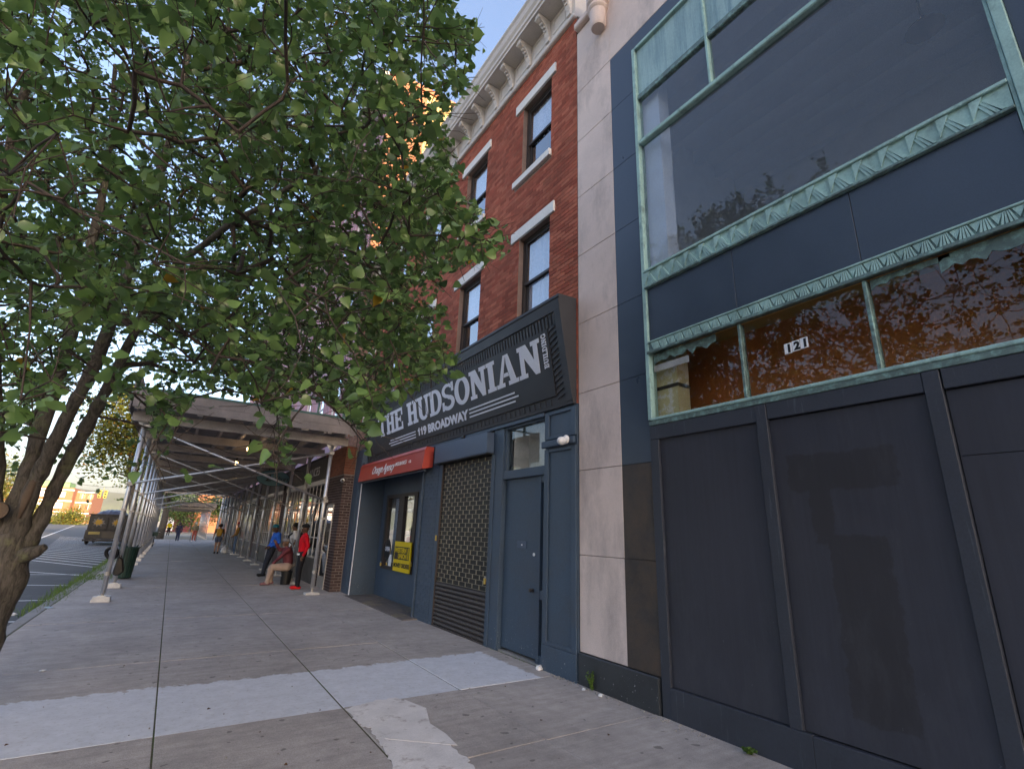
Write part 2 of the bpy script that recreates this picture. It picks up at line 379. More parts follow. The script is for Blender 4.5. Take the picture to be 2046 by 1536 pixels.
def bricks_x(mb, y0, y1, z0, z1, xf, holes=(), L=.2, H=.065, j=.010, jit=.003, depth=.03, zoff=0.):
    """running bond of brick faces looking towards -X"""
    nz = int((z1 - z0) / (H + j)) + 1
    for r in range(nz):
        a = z0 + r * (H + j); b = min(a + H, z1)
        if b - a < .02: continue
        segs = [(y0, y1)]
        for (hy0, hy1, hz0, hz1) in holes:
            if b > hz0 and a < hz1:
                ns = []
                for s0, s1 in segs:
                    if hy1 <= s0 or hy0 >= s1: ns.append((s0, s1)); continue
                    if hy0 > s0: ns.append((s0, hy0))
                    if hy1 < s1: ns.append((hy1, s1))
                segs = ns
        for s0, s1 in segs:
            y = s0 - (r % 2) * (L + j) / 2
            while y < s1:
                p, q = max(y, s0), min(y + L, s1)
                if q - p > .02:
                    x = xf - random.random() * jit; X1 = xf + depth
                    mb.add([(x, p, a), (x, q, a), (x, q, b), (x, p, b), (X1, p, a), (X1, q, a), (X1, q, b), (X1, p, b)],
                           [(0, 3, 2, 1), (0, 1, 5, 4), (1, 2, 6, 5), (2, 3, 7, 6), (3, 0, 4, 7)])
                y += L + j
    return mb
def bricks_y(mb, x0, x1, z0, z1, yf, L=.2, H=.065, j=.010, jit=.003, depth=.03):
    """running bond looking towards -Y"""
    nz = int((z1 - z0) / (H + j)) + 1
    for r in range(nz):
        a = z0 + r * (H + j); b = min(a + H, z1)
        if b - a < .02: continue
        x = x0 - (r % 2) * (L + j) / 2
        while x < x1:
            p, q = max(x, x0), min(x + L, x1)
            if q - p > .02:
                y = yf - random.random() * jit; Y1 = yf + depth
                mb.add([(p, y, a), (q, y, a), (q, y, b), (p, y, b), (p, Y1, a), (q, Y1, a), (q, Y1, b), (p, Y1, b)],
                       [(0, 1, 2, 3), (0, 4, 5, 1), (1, 5, 6, 2), (2, 6, 7, 3), (3, 7, 4, 0)])
            x += L + j
    return mb

# ------------------------------------------------------------------ lettering
def text_obj(s, size, mat, parent, org, u, v, off=0., shear=0., ext=.003, align='LEFT', name='lettering', sx=1., space=1.):
    cu = bpy.data.curves.new('t', 'FONT'); cu.body = s; cu.size = size; cu.offset = off; cu.shear = shear; cu.extrude = ext
    cu.align_x = align; cu.space_character = space; cu.resolution_u = 3
    o = bpy.data.objects.new('t', cu); COL.objects.link(o)
    dg = bpy.context.evaluated_depsgraph_get(); me = bpy.data.meshes.new_from_object(o.evaluated_get(dg))
    bpy.data.objects.remove(o); bpy.data.curves.remove(cu)
    u, v = Vector(u).normalized(), Vector(v).normalized(); w_ = u.cross(v); mb = MB()
    mb.v = [tuple(Vector(org) + u * (p.co.x * sx) + v * p.co.y + w_ * p.co.z) for p in me.vertices]
    mb.f = [tuple(p.vertices) for p in me.polygons]; mb.mi = [0] * len(mb.f)
    xs_ = [p.co.x for p in me.vertices]; bpy.data.meshes.remove(me)
    par_ = list(range(len(mb.v)))
    def find(i):
        while par_[i] != i: par_[i] = par_[par_[i]]; i = par_[i]
        return i
    for f in mb.f:
        for i in f[1:]: par_[find(i)] = find(f[0])
    isl = {}
    for i in range(len(mb.v)): isl.setdefault(find(i), []).append(i)
    gr = []                                       # islands that overlap sideways are one letter
    for r_, ids in sorted(isl.items(), key=lambda t: min(xs_[i] for i in t[1])):
        lo, hi = min(xs_[i] for i in ids), max(xs_[i] for i in ids)
        if gr and min(hi, gr[-1][1]) - max(lo, gr[-1][0]) > .6 * min(hi - lo, gr[-1][1] - gr[-1][0]): gr[-1][2].update(ids); gr[-1][1] = max(hi, gr[-1][1])
        else: gr.append([lo, hi, set(ids)])
    for lo, hi, ids in gr:
        mp = {i: k for k, i in enumerate(sorted(ids))}; q = MB(); q.add([mb.v[i] for i in sorted(ids)], [tuple(mp[i] for i in f) for f in mb.f if f[0] in ids]); o = add('letter' if name.endswith('lettering') else name, q, mat, parent)
    return o

def arcpts(cx, cy, rx, ry, a0, a1, n):
    return [(cx + rx * math.cos(math.radians(a0 + (a1 - a0) * i / n)), cy + ry * math.sin(math.radians(a0 + (a1 - a0) * i / n))) for i in range(n + 1)]
def strip(o, i): return [[o[k], o[k + 1], i[k + 1], i[k]] for k in range(len(o) - 1)]
def glyph(ch, s=.13, w=.22):
    """slab-serif capitals, unit height; returns (polygons butted edge to edge, advance width)"""
    R = lambda x0, x1, y0, y1: [(x0, y0), (x1, y0), (x1, y1), (x0, y1)]
    e = .08
    if ch == 'T': return [R(.3, .3 + w, 0 + s, 1 - s), R(.3 - e * 1.2, .3 + w + e * 1.2, 0, s), R(0, .6 + w, 1 - s, 1), R(0, .1, .72, 1 - s), R(.5 + w, .6 + w, .72, 1 - s)], .6 + w
    if ch == 'I': return [R(e, e + w, s, 1 - s), R(0, 2 * e + w, 0, s), R(0, 2 * e + w, 1 - s, 1)], 2 * e + w
    if ch in 'HN' or ch == 'U' or ch == 'L' or ch == 'E': W = .82
    if ch == 'H':
        x2 = W - e - w
        return [R(e, e + w, s, 1 - s), R(x2, x2 + w, s, 1 - s)] + [R(a, a + w + 2 * e - .01, b, b + s) for a in (0, x2 - e + .01) for b in (0, 1 - s)] + [R(e + w, x2, .43, .43 + s)], W
    if ch == 'N':
        ws = .15; x2 = W - e - ws
        return [R(e, e + ws, s, 1 - s), R(x2, x2 + ws, 0, 1 - s), R(0, e + ws, 1 - s, 1), R(0, ws + 2 * e, 0, s), R(x2 - e, W, 1 - s, 1),
                [(e + ws, 1), (e + ws, .62), (x2, 0), (x2, .38)], [(e + ws, 1), (x2, .38), (x2, .42), (e + ws + .10, 1)]], W
    if ch == 'U':
        x2 = W - e - .16; cx = (e + x2 + .16) / 2; ro = (x2 + .16 - e) / 2; ri0 = e + w; ri1 = x2; ci = (ri0 + ri1) / 2; ri = (ri1 - ri0) / 2
        return [R(e, e + w, .32, 1 - s), R(x2, x2 + .16, .32, 1 - s), R(0, w + 2 * e, 1 - s, 1), R(x2 - e, W, 1 - s, 1)] + strip(arcpts(cx, .32, ro, .33, 180, 360, 12), arcpts(ci, .32, ri, .19, 180, 360, 12)), W
    if ch == 'L': return [R(e, e + w, s, 1 - s), R(0, w + 2 * e, 1 - s, 1), R(0, .7, 0, s), R(.6, .7, s, .36)], .7
    if ch == 'E': return [R(e, e + w, s, 1 - s), R(0, .74, 0, s), R(0, .74, 1 - s, 1), R(.64, .74, s, .34), R(.64, .74, .66, 1 - s), R(e + w, .52, .44, .44 + s), R(.52, .58, .37, .64)], .74
    if ch == 'D':
        return [R(e, e + w, s, 1 - s), R(0, .40, 0, s), R(0, .40, 1 - s, 1)] + strip(arcpts(.40, .5, .42, .5, 90, -90, 16), arcpts(.40, .5, .20, .5 - s, 90, -90, 16)), .82
    if ch == 'B':
        return [R(e, e + w, s, 1 - s), R(0, .44, 0, s), R(0, .44, 1 - s, 1), R(e + w, .44, .46, .46 + s * .8)] + strip(arcpts(.44, .77, .3, .23, 90, -75, 10), arcpts(.44, .77, .12, .23 - s, 90, -90, 10)) + strip(arcpts(.44, .26, .34, .26, 75, -90, 10), arcpts(.44, .26, .14, .26 - s, 90, -90, 10)), .78
    if ch == 'O': return strip(arcpts(.41, .5, .41, .52, 0, 360, 28), arcpts(.41, .5, .19, .37, 0, 360, 28)), .82
    if ch == 'G': return strip(arcpts(.41, .5, .41, .52, 40, 318, 24), arcpts(.41, .5, .19, .37, 40, 318, 24)) + [R(.55, .82, .32, .46), R(.62, .8, .06, .32), R(.68, .78, .62, .98)], .84
    if ch == 'A':
        return [[(.10, s), (.24, s), (.46, 1), (.36, 1)], [(.46, 1), (.36 + .1, .72), (.58, s), (.80, s), (.56, 1)], R(0, .34, 0, s), R(.5, .90, 0, s), [(.307, .30), (.527, .30), (.49, .42), (.341, .42)]], .90
    if ch == 'S':
        o = arcpts(.37, .735, .35, .275, 25, 262, 14) + arcpts(.36, .265, .20, .135, 80, -150, 12)
        i = arcpts(.37, .735, .19, .145, 25, 262, 14) + arcpts(.36, .265, .38, .29, 80, -150, 12)
        return strip(o[:15], i[:15]) + strip([o[14], o[15]], [i[14], i[15]]) + strip(o[15:], i[15:]) + [R(.60, .72, .66, 1.0), R(0, .12, 0, .34)], .74
    return [], .4
def slab_text(s, h, mat, parent, org, u, v, width=None, space=.06, thick=.006, w=.22):
    u, v = Vector(u).normalized(), Vector(v).normalized(); n_ = u.cross(v)
    gs = [glyph(c, w=w) for c in s]; tot = sum(g[1] + space for g in gs) - space; k = (width / (tot * h)) if width else 1.
    x = 0.
    for c, (ps, a) in zip(s, gs):
        mb = MB()
        for p in ps:
            mb.prism([Vector(org) + u * ((x + q[0]) * h * k) + v * (q[1] * h) for q in p], n_ * thick)
        if mb.v: add('letter', mb, mat, parent)
        x += a + space

# ================================================================== SETTING
XF = 4.48                                   # facade plane; kerb face at XK
XK = -1.90
ZR = -.13
mb = MB(); g_ = 1690.; mb.add([(-g_, -390, -.20), (g_, -390, -.20), (g_, 2790, -.20), (-g_, 2790, -.20)], [(0, 1, 2, 3)])
add('ground', mb, MT['ground'], kind='structure')
mb = MB(); mb.add([(-17, -80, ZR), (XK + .02, -80, ZR), (XK + .02, 95, ZR), (XK + .02, 190, ZR), (-40, 190, ZR), (-17, 95, ZR)], [(0, 1, 2, 3, 5), (5, 3, 4)])
mb.add([(-120, 190, ZR), (90, 190, ZR), (90, 206, ZR), (-120, 206, ZR)], [(0, 1, 2, 3)])
road = add('road', mb, MT['asphalt'], kind='structure')
def road_line(p, q, wd=.10):
    p, q = Vector((p[0], p[1], ZR + .004)), Vector((q[0], q[1], ZR + .004)); d = (q - p).normalized(); n = Vector((-d.y, d.x, 0)) * wd / 2
    b = MB(); b.add([p - n, q - n, q + n, p + n], [(0, 1, 2, 3)]); add('painted_line', b, MT['linep'], road)
for y in (10.2, 13.1, 16.15): road_line((-2.0, y), (-4.6, y + .2))
road_line((-2.05, 19.4), (-4.8, 20.3)); road_line((-2.1, 22.6), (-4.6, 25.2)); road_line((-2.1, 23.0), (-4.6, 23.4))
y = 26.3
while y < 60:
    road_line((-2.15, y), (-2.15 - 2.6 - (y - 26) * .13, y + 4.3 + (y - 26) * .16), .11); y += 1.5
road_line((-4.75, 25.4), (-9.2, 58.9), .12); road_line((-9.2, 58.9), (-21.2, 178), .16)
road_line((-10.0, -40), (-10.0, 50), .12); road_line((-10.3, -40), (-10.3, 50), .12)

# sidewalk: bedding sheet plus single slabs
mb = MB().box(-1.72, XF + .03, -9, 64, -.16, -.0075)
walk = add('sidewalk', mb, MT['dirt'], kind='structure')
ys = [-9, -6.6, -4.0, -1.6, 1.0, 3.97, 5.56, 8.3, 11.7, 14.4]
while ys[-1] < 61: ys.append(ys[-1] + 2.7)
xs = [-1.70, .21, 1.758, 3.07, XF - .01]
gap = {0: .008, 1: .0065, 2: .008, 3: .005, 4: .004}
for i in range(len(ys) - 1):
    for j in range(4):
        x0, x1 = xs[j] + gap[j], xs[j + 1] - gap[j + 1]; y0, y1 = ys[i] + .005, ys[i + 1] - .005
        t = random.uniform(-.003, .003); b_ = .0035; q = [random.uniform(-.0025, .0025) for _ in range(4)]
        b = MB()
        low = [(x0, y0, -.10), (x1, y0, -.10), (x1, y1, -.10), (x0, y1, -.10)]
        mid = [(x0, y0, -.005 + t), (x1, y0, -.005 + t), (x1, y1, -.005 + t), (x0, y1, -.005 + t)]
        top = [(x0 + b_, y0 + b_, t + q[0]), (x1 - b_, y0 + b_, t + q[1]), (x1 - b_, y1 - b_, t + q[2]), (x0 + b_, y1 - b_, t + q[3])]
        b.add(low + mid + top, [(0, 1, 5, 4), (1, 2, 6, 5), (2, 3, 7, 6), (3, 0, 4, 7), (4, 5, 9, 8), (5, 6, 10, 9), (6, 7, 11, 10), (7, 4, 8, 11), (8, 9, 10, 11)])
        add('slab', b, MT['slab'], walk)
# broken cement patch with its own ragged outline
base = [gnd(*p) for p in ((693, 1417), (720, 1408), (752, 1400), (790, 1395), (832, 1412), (838, 1442), (868, 1462), (890, 1485), (930, 1515), (955, 1545), (985, 1600), (800, 1600), (778, 1520), (765, 1492), (748, 1472), (742, 1455), (715, 1447))]
pts = []
for i in range(len(base)):
    p, q = base[i], base[(i + 1) % len(base)]
    for k in range(6): pts.append(p.lerp(q, k / 6) + Vector((random.uniform(-.018, .018), random.uniform(-.018, .018), 0)))
b = MB().prism([(p.x, p.y, .0045) for p in pts], (0, 0, .0035)); add('cement_patch', b, MT['patch'], walk)
b = MB().prism([(p.x * 1 + .06, p.y - .1, .0092) for p in [base[3], base[4], base[5], base[6], base[7], base[14], base[15]]], (0, 0, .002))
add('cement_crust', b, MT['patch'], walk)

kerb = add('kerb', MB().box(XK + .02, -1.725, -60, 64, -.30, -.03), MT['dirt'], kind='structure')
y = -60.
while y < 63:
    add('kerb_stone', MB().box(XK + random.uniform(-.006, .006), -1.712, y + .006, y + 1.79, -.28, random.uniform(-.006, .004)), MT['kerb'], kerb, bevel=.012); y += 1.8
# grass along the kerb and in the joints
def blades(mb, c, n, sp, h, w=.006):
    for _ in range(n):
        p = Vector(c) + Vector((random.gauss(0, sp[0]), random.gauss(0, sp[1]), 0)); a = random.random() * 6.28; hh = h * random.uniform(.4, 1.2)
        d = Vector((math.cos(a), math.sin(a), 0)); l_ = Vector((random.uniform(-.5, .5), random.uniform(-.5, .5), 0)) * hh
        mb.add([p - d * w, p + d * w, p + d * w * .6 + l_ * .4 + Vector((0, 0, hh * .6)), p - d * w * .6 + l_ * .4 + Vector((0, 0, hh * .6)), p + l_ + Vector((0, 0, hh))], [(0, 1, 2, 3), (3, 2, 4)])
mb = MB(); y = 13.2
while y < 60:
    k = min(1., (y - 12.8) / 2) * (1.2 if y < 21 else .9)
    blades(mb, (-1.86 + math.sin(y * 1.7) * .05, y, -.08), int(34 * k), (.11, .18), .15); y += .16
for k in range(120):
    yy = random.uniform(19.5, 21.5); blades(mb, (random.uniform(-1.8, -1.15), yy + (random.random() - .5) * .2 + 0, -.01), 5, (.05, .05), .07)
add('verge_grass', mb, MT['grass'], label='strip of green grass overgrowing the kerb beside the road', cat='grass', kind='stuff')
mb = MB()
for x in (.21, 1.758):
    y = 3.
    while y < 26:
        if random.random() < .42: blades(mb, (x, y, -.02), random.randint(2, 6), (.004, .04), .022, .003)
        y += .13
for k in range(26): blades(mb, (random.uniform(-1.7, 0), 11.7, -.02), 4, (.05, .004), .02, .003)
y = 5.2
for k in range(30): blades(mb, (XF - .02 + random.uniform(-.02, 0), random.uniform(6.2, 7.5), -.01), 3, (.01, .05), .03, .003)
add('joint_weeds', mb, MT['grass'], label='tiny weeds and moss growing in the pavement joints', cat='weeds', kind='stuff')

# far hill beyond the river
mb = MB(); n1, n2 = 60, 10; vs = []; 
for i in range(n1 + 1):
    x = -1500 + 3000 * i / n1
    for j in range(n2 + 1):
        t = j / n2; hgt = 118 - .00002 * (x + 330) ** 2 * .5 + 10 * math.sin(x / 170.) + 5 * math.sin(x / 61. + 1)
        z = max(0, hgt) * math.sin(t * math.pi / 2) ** .8 + 4 * math.sin(x / 33 + t * 9) * t * (1 - t) * 3
        vs.append((x, 2250 + 330 * t, z - 1))
mb.add(vs, [(i * (n2 + 1) + j, (i + 1) * (n2 + 1) + j, (i + 1) * (n2 + 1) + j + 1, i * (n2 + 1) + j + 1) for i in range(n1) for j in range(n2)])
add('hill', mb, MT['hill'], smooth=True, kind='structure')

# ================================================================== BUILDING 121 (right)
B = thing('stone_shopfront_building', (XF, 2, 0), 'building on the right with pink stone pier, navy slabs and big teal copper framed window', 'building')
# pier blocks and navy slabs
zs = [.345, 1.47, 2.55, 3.63, 4.70, 5.84, 6.91, 8.01, 9.04, 10.42]
def pier_blocks(ya, yb, top):
    for a, b in zip(zs[:-1], zs[1:]):
        if a >= top: break
        bx('stone_block', MT['lime'], B, XF, XF + .35, ya, yb, a + .003, min(b, top) - .003, bevel=.004)
pier_blocks(4.355, 5.145, 10.43)
pier_blocks(-.88, -.13, 10.43)
for ya, yb in ((3.885, 4.352), (-.127, .30)):
    for k, (a, b) in enumerate(zip(zs[:-2], zs[1:-1])):
        bx('navy_slab', MT['navydirt'] if (k < 2 and ya > 0) else MT['navy'], B, XF + .002 if k else XF - .001, XF + .3, ya, yb, a + .002, b - .002, bevel=.002)
        if k >= 7: break
y = 3.885
for a, b in ((3.882, 2.68), (2.677, 1.5), (1.497, .303)): bx('navy_slab', MT['navy'], B, XF + .002, XF + .3, b, a, 8.755, 9.035, bevel=.002)
# stone wall over the window, blocks
for a, b in ((4.352, 2.7), (2.697, 1.1), (1.097, -.127)):
    bx('stone_block', MT['lime'], B, XF, XF + .35, b, a, 9.043, 10.42, bevel=.004)
bx('parapet_moulding', MT['lime'], B, XF - .10, XF + .35, 4.74, 5.13, 10.43, 10.56, bevel=.02)
bx('parapet_moulding', MT['lime'], B, XF - .05, XF + .35, 4.74, 5.13, 10.565, 10.62, bevel=.01)
for a, b in ((4.735, 2.7), (2.697, 1.1), (1.097, -.127)): bx('stone_block', MT['lime'], B, XF, XF + .35, b, a, 10.425, 11.2, bevel=.004)
mb = MB().lathe((XF - .10, 4.50, 9.80), [(.001, 0), (.11, .0), (.125, .04), (.14, .34), (.155, .36), (.17, .39), (.17, .43), (.155, .46), (.19, .50), (.20, 1.4)], 24)
add('stone_pendant', mb, MT['lime'], B, smooth=False)
bx('plinth', MT['plinth'], B, XF - .035, XF + .3, 3.90, 5.142, -.05, .340, bevel=.008)
bx('plinth', MT['plinth'], B, XF - .035, XF + .3, -.88, .30, -.05, .340, bevel=.008)
# building mass: side, roof, interior walls
bx('wall', MT['mortard'], B, XF + .36, XF + .6, -1.1, .2, 0, 10.6); bx('wall', MT['mortard'], B, XF + .36, XF + .6, 3.95, 5.13, 0, 10.6)
bx('wall', MT['mortard'], B, XF + .36, XF + .6, .2, 3.95, 8.80, 10.6)
bx('back_wall', MT['ired'], B, 5.35, 5.45, -.9, 4.9, -.1, 4.12); bx('back_wall', MT['dark'], B, 9.0, 9.2, -1.1, 5.13, -.1, 4.3)
bx('back_wall', MT['iwhite'], B, 9.0, 9.2, -1.1, 5.13, 4.3, 9.4)
bx('side_wall', MT['iochre'], B, XF + .6, 9.0, 4.9, 5.13, -.1, 4.3); bx('side_wall', MT['iwhite'], B, XF + .6, 9.0, 4.9, 5.13, 4.5, 9.4)
bx('side_wall', MT['iochre'], B, XF + .6, 9.0, -1.1, -.9, -.1, 4.3); bx('side_wall', MT['iwhite'], B, XF + .6, 9.0, -1.1, -.9, 4.5, 9.4)
bx('floor', MT['slat'], B, XF + .3, 9.0, -.9, 4.9, -.12, .02)
bx('ceiling', MT['iochre'], B, XF + .12, 9.0, -.9, 4.9, 4.12, 4.30); bx('floor', MT['slat'], B, XF + .12, 9.0, -.9, 4.9, 4.32, 4.5)
bx('ceiling', MT['iceil'], B, XF + .3, 9.0, -.9, 4.9, 9.1, 9.3)
for k in range(6): bx('ceiling_beam', MT['iceil'], B, XF + .7 + k * .7, XF + .86 + k * .7, -.9, 4.9, 8.82, 9.098)
bx('roof', MT['mortard'], B, XF + .36, 30, -1.1, 5.13, 10.6, 10.7)
bx('roof', MT['mortard'], B, 9.2, 30, -1.1, 5.13, 0, 10.59)
bx('column', MT['cream'], B, XF + .14, XF + .35, 3.56, 3.88, 3.0, 4.1); bx('column', MT['iwhite'], B, XF + .14, XF + .35, 3.575, 3.88, 4.5, 9.08)
bx('column_band', MT['slat'], B, XF + .13, XF + .36, 3.55, 3.882, 3.42, 3.46)
# windows
def fr(name, mat, *b, **k): return bx(name, mat, B, *b, **k)
fr('window_jamb', MT['teal'], XF - .03, XF + .10, 3.825, 3.883, 3.03, 8.75, bevel=.006)
fr('window_jamb', MT['teal'], XF - .045, XF + .10, .302, .375, 3.03, 8.75, bevel=.006)
fr('window_jamb', MT['teal'], XF - .015, XF + .10, .380, .40, 3.06, 8.70)
fr('window_head', MT['teal'], XF - .03, XF + .10, .378, 3.822, 8.70, 8.752, bevel=.006)
for a, b in ((3.82, 2.70), (2.665, 1.20), (1.165, .405)):
    fr('patina_panel', MT['tealpan'], XF + .02, XF + .05, b, a, 7.86, 8.697)
for y in (2.683, 1.183): fr('mullion', MT['teal'], XF - .02, XF + .08, y - .016, y + .016, 7.04, 8.698, bevel=.004)
fr('transom', MT['tealdark'], XF - .005, XF + .08, .405, 3.822, 7.76, 7.855, bevel=.01)
fr('transom', MT['teal'], XF - .03, XF + .08, .405, 3.822, 6.965, 7.035, bevel=.012)
for a, b in ((3.82, 2.70), (2.665, 1.20), (1.165, .405)):
    fr('window_pane', MT['glass'], XF + .035, XF + .041, b, a, 7.04, 7.755)
fr('window_pane', MT['glass'], XF + .035, XF + .041, .405, 3.82, 4.985, 6.96)
fr('frieze_band', MT['teal'], XF - .02, XF + .08, .405, 3.822, 4.735, 4.98)
fr('frieze_moulding', MT['teal'], XF - .05, XF - .021, .40, 3.84, 4.952, 4.985, bevel=.006); fr('frieze_moulding', MT['tealdark'], XF - .045, XF - .021, .40, 3.84, 4.725, 4.752, bevel=.006)
# zigzag relief of the upper frieze: stepped chevrons
U = .20; first = None; y = .43
while y + U < 3.84:
    if first is None:
        b = MB()
        for k in range(3):
            s0 = .012 + k * .032
            b.prism([(XF - .021, y + s0, 4.755), (XF - .021, y + s0 + .022, 4.755), (XF - .021, y + U / 2 + s0 * .5 + .016, 4.90 - k * .01), (XF - .021, y + U / 2 + s0 * .5 - .008, 4.90 - k * .01)], (-.022 + .005 * k, 0, 0))
        b.prism([(XF - .021, y + .115, 4.945), (XF - .021, y + U - .005, 4.945), (XF - .021, y + U - .01, 4.78)], (-.016, 0, 0))
        first = add('chevron', b, MT['teal'], B); y0_ = y; l0 = first.location.copy()
    else: copy(first, l0 + Vector((0, y - y0_, 0)), B)
    y += U
for a, b in ((3.82, 2.655), (2.65, 1.503), (1.498, .405)): fr('spandrel_slab', MT['navy'], XF + .0, XF + .06, b, a, 4.005, 4.722, bevel=.002)
fr('frieze_band', MT['tealdark'], XF - .02, XF + .08, .405, 3.822, 3.875, 4.0)
fr('frieze_moulding', MT['teal'], XF - .045, XF - .021, .40, 3.84, 3.985, 4.003, bevel=.005); fr('frieze_moulding', MT['tealdark'], XF - .05, XF - .021, .40, 3.84, 3.845, 3.878, bevel=.005)
U = .115; first = None; y = .42
while y + U < 3.84:
    if first is None:
        b = MB()
        for k in range(4):
            a0 = y + .010 + k * .024; t0 = y + .040 + k * .010
            b.prism([(XF - .021, a0, 3.882), (XF - .021, a0 + .017, 3.882), (XF - .021, t0 + .006, 3.976), (XF - .021, t0 - .001, 3.976)], (-.018, 0, 0))
        b.prism([(XF - .021, y + .075, 3.980), (XF - .021, y + U + .028, 3.980), (XF - .021, y + U - .002, 3.90)], (-.010, 0, 0))
        first = add('fan_relief', b, MT['teal'], B); y0_ = y; l0 = first.location.copy()
    else: copy(first, l0 + Vector((0, y - y0_, 0)), B)
    y += U
for a, b in ((3.82, 2.675), (2.635, 1.53), (1.49, .405)):
    fr('window_pane', MT['glassc'], XF + .035, XF + .041, b, a, 3.055, 3.842)
for y in (2.655, 1.51): fr('mullion', MT['tealdark'], XF - .012, XF + .07, y - .017, y + .017, 3.056, 3.842, bevel=.006)
fr('window_sill', MT['teal'], XF - .03, XF + .1, .38, 3.84, 3.020, 3.054, bevel=.008); fr('window_sill', MT['tealdark'], XF - .02, XF + .1, .38, 3.88, 2.965, 3.018, bevel=.004)
# torn strips of patina hanging below the lower frieze
for (ya, yb, z0) in ((3.80, 2.95, 3.70), (1.48, .95, 3.74), (1.02, .42, 3.68)):
    pts = [(XF + .030, ya, 3.842)]; k = 14
    for i in range(k + 1): pts.append((XF + .030, ya + (yb - ya) * i / k, z0 + random.uniform(0, .05) + (.03 if i % 3 else 0)))
    pts.append((XF + .030, yb, 3.842))
    add('patina_flashing', MB().prism(pts, (.003, 0, 0)), MT['tealdark'], B)
fr('patina_flashing', MT['steelw'], XF + .028, XF + .029, 3.3, 3.80, 3.62, 3.70)
# house number plates
for k, ch in enumerate('121'):
    y = 2.245 - k * .073
    fr('number_plate', MT['whitep'], XF + .026, XF + .032, y - .068, y, 3.40 + .006 * k, 3.50 + .006 * k)
    text_obj(ch, .105, MT['black'], B, (XF + .0245, y - .017, 3.413 + .006 * k), (0, -1, 0), (0, 0, 1), .006, ext=.001, name='numeral')
# boarded lower front
fr('board_panel', MT['ply'], XF + .02, XF + .04, 2.57, 3.76, .29, 2.80); fr('board_panel', MT['ply'], XF + .02, XF + .04, 1.262, 2.468, .29, 2.80)
fr('board_panel', MT['ply'], XF + .02, XF + .04, .31, 1.148, .29, 2.325); fr('board_panel', MT['ply'], XF + .02, XF + .04, .31, 1.148, 2.33, 2.80)
fr('header_board', MT['batten'], XF - .012, XF + .04, 2.572, 3.875, 2.80, 2.962, bevel=.004); fr('header_board', MT['batten'], XF - .012, XF + .04, 1.264, 2.466, 2.81, 2.962, bevel=.004); fr('header_board', MT['batten'], XF - .012, XF + .04, .31, 1.146, 2.81, 2.962, bevel=.004)
fr('stile', MT['batten'], XF - .012, XF + .04, 3.762, 3.88, .0, 2.798, bevel=.004)
for y in (2.52, 1.205): fr('batten', MT['batten'], XF - .018, XF + .04, y - .05, y + .055, .285, 2.96, bevel=.004)
fr('base_board', MT['batten'], XF - .022, XF + .06, 2.4, 3.760, -.02, .283, bevel=.004); fr('base_board', MT['batten'], XF - .022, XF + .06, .31, 2.398, -.02, .278, bevel=.004)
fr('backing', MT['dark'], XF + .06, XF + .12, .2, 3.95, 0, 3.0)
# pendant lamp hanging inside the upper room
L_ = thing('pendant_lamp', (6.3, 1.05, 8.1), 'dark cone pendant lamp hanging behind the big upper window', 'lamp')
add('shade', MB().lathe((6.3, 1.05, 7.55), [(.19, 0), (.17, .03), (.08, .10), (.03, .14), (.02, .2)], 18), MT['dark'], L_)
add('stem', MB().tube([(6.3, 1.05, 7.74), (6.3, 1.05, 8.82)], .014, 8), MT['dark'], L_)

# unseen block added behind the camera, its height set to shade the street
N_ = thing('street_shade_block', (XF, -20, 0), 'tall brick block further back along the same pavement', 'building')
bx('wall', MT['mortar'], N_, XF + .02, 30, -70, -1.12, 0, 15.5); bx('cornice', MT['cornice'], N_, XF - .3, 30, -70, -1.12, 15.51, 16.1)
for k in range(14):
    for z in (1.0, 5.2, 9.0, 12.4): bx('window', MT['frame'], N_, XF - .0, XF + .018, -4.2 - k * 3.2, -2.8 - k * 3.2, z, z + 2.1)

# ================================================================== BUILDING 119 (red brick, Hudsonian sign)
H = thing('red_brick_building', (XF, 9.8, 0), 'three storey red brick building with white cornice, black sign and blue storefront', 'building')
Y0, Y1 = 5.155, 14.55
bays = [(5.88, 6.83), (8.25, 9.22), (10.60, 11.57), (12.95, 13.92)]
rows = [(5.25, 7.02), (8.42, 10.12)]
holes = [(a, b, c, d) for a, b in bays for c, d in rows] + [(a - .14, b + .24, d, d + .22) for a, b in bays for c, d in rows] + [(a - .02, b + .24, rows[1][0] - .14, rows[1][0]) for a, b in bays]
mb = bricks_x(MB(), Y0 + .006, Y1, 3.50, 10.84, XF, holes)
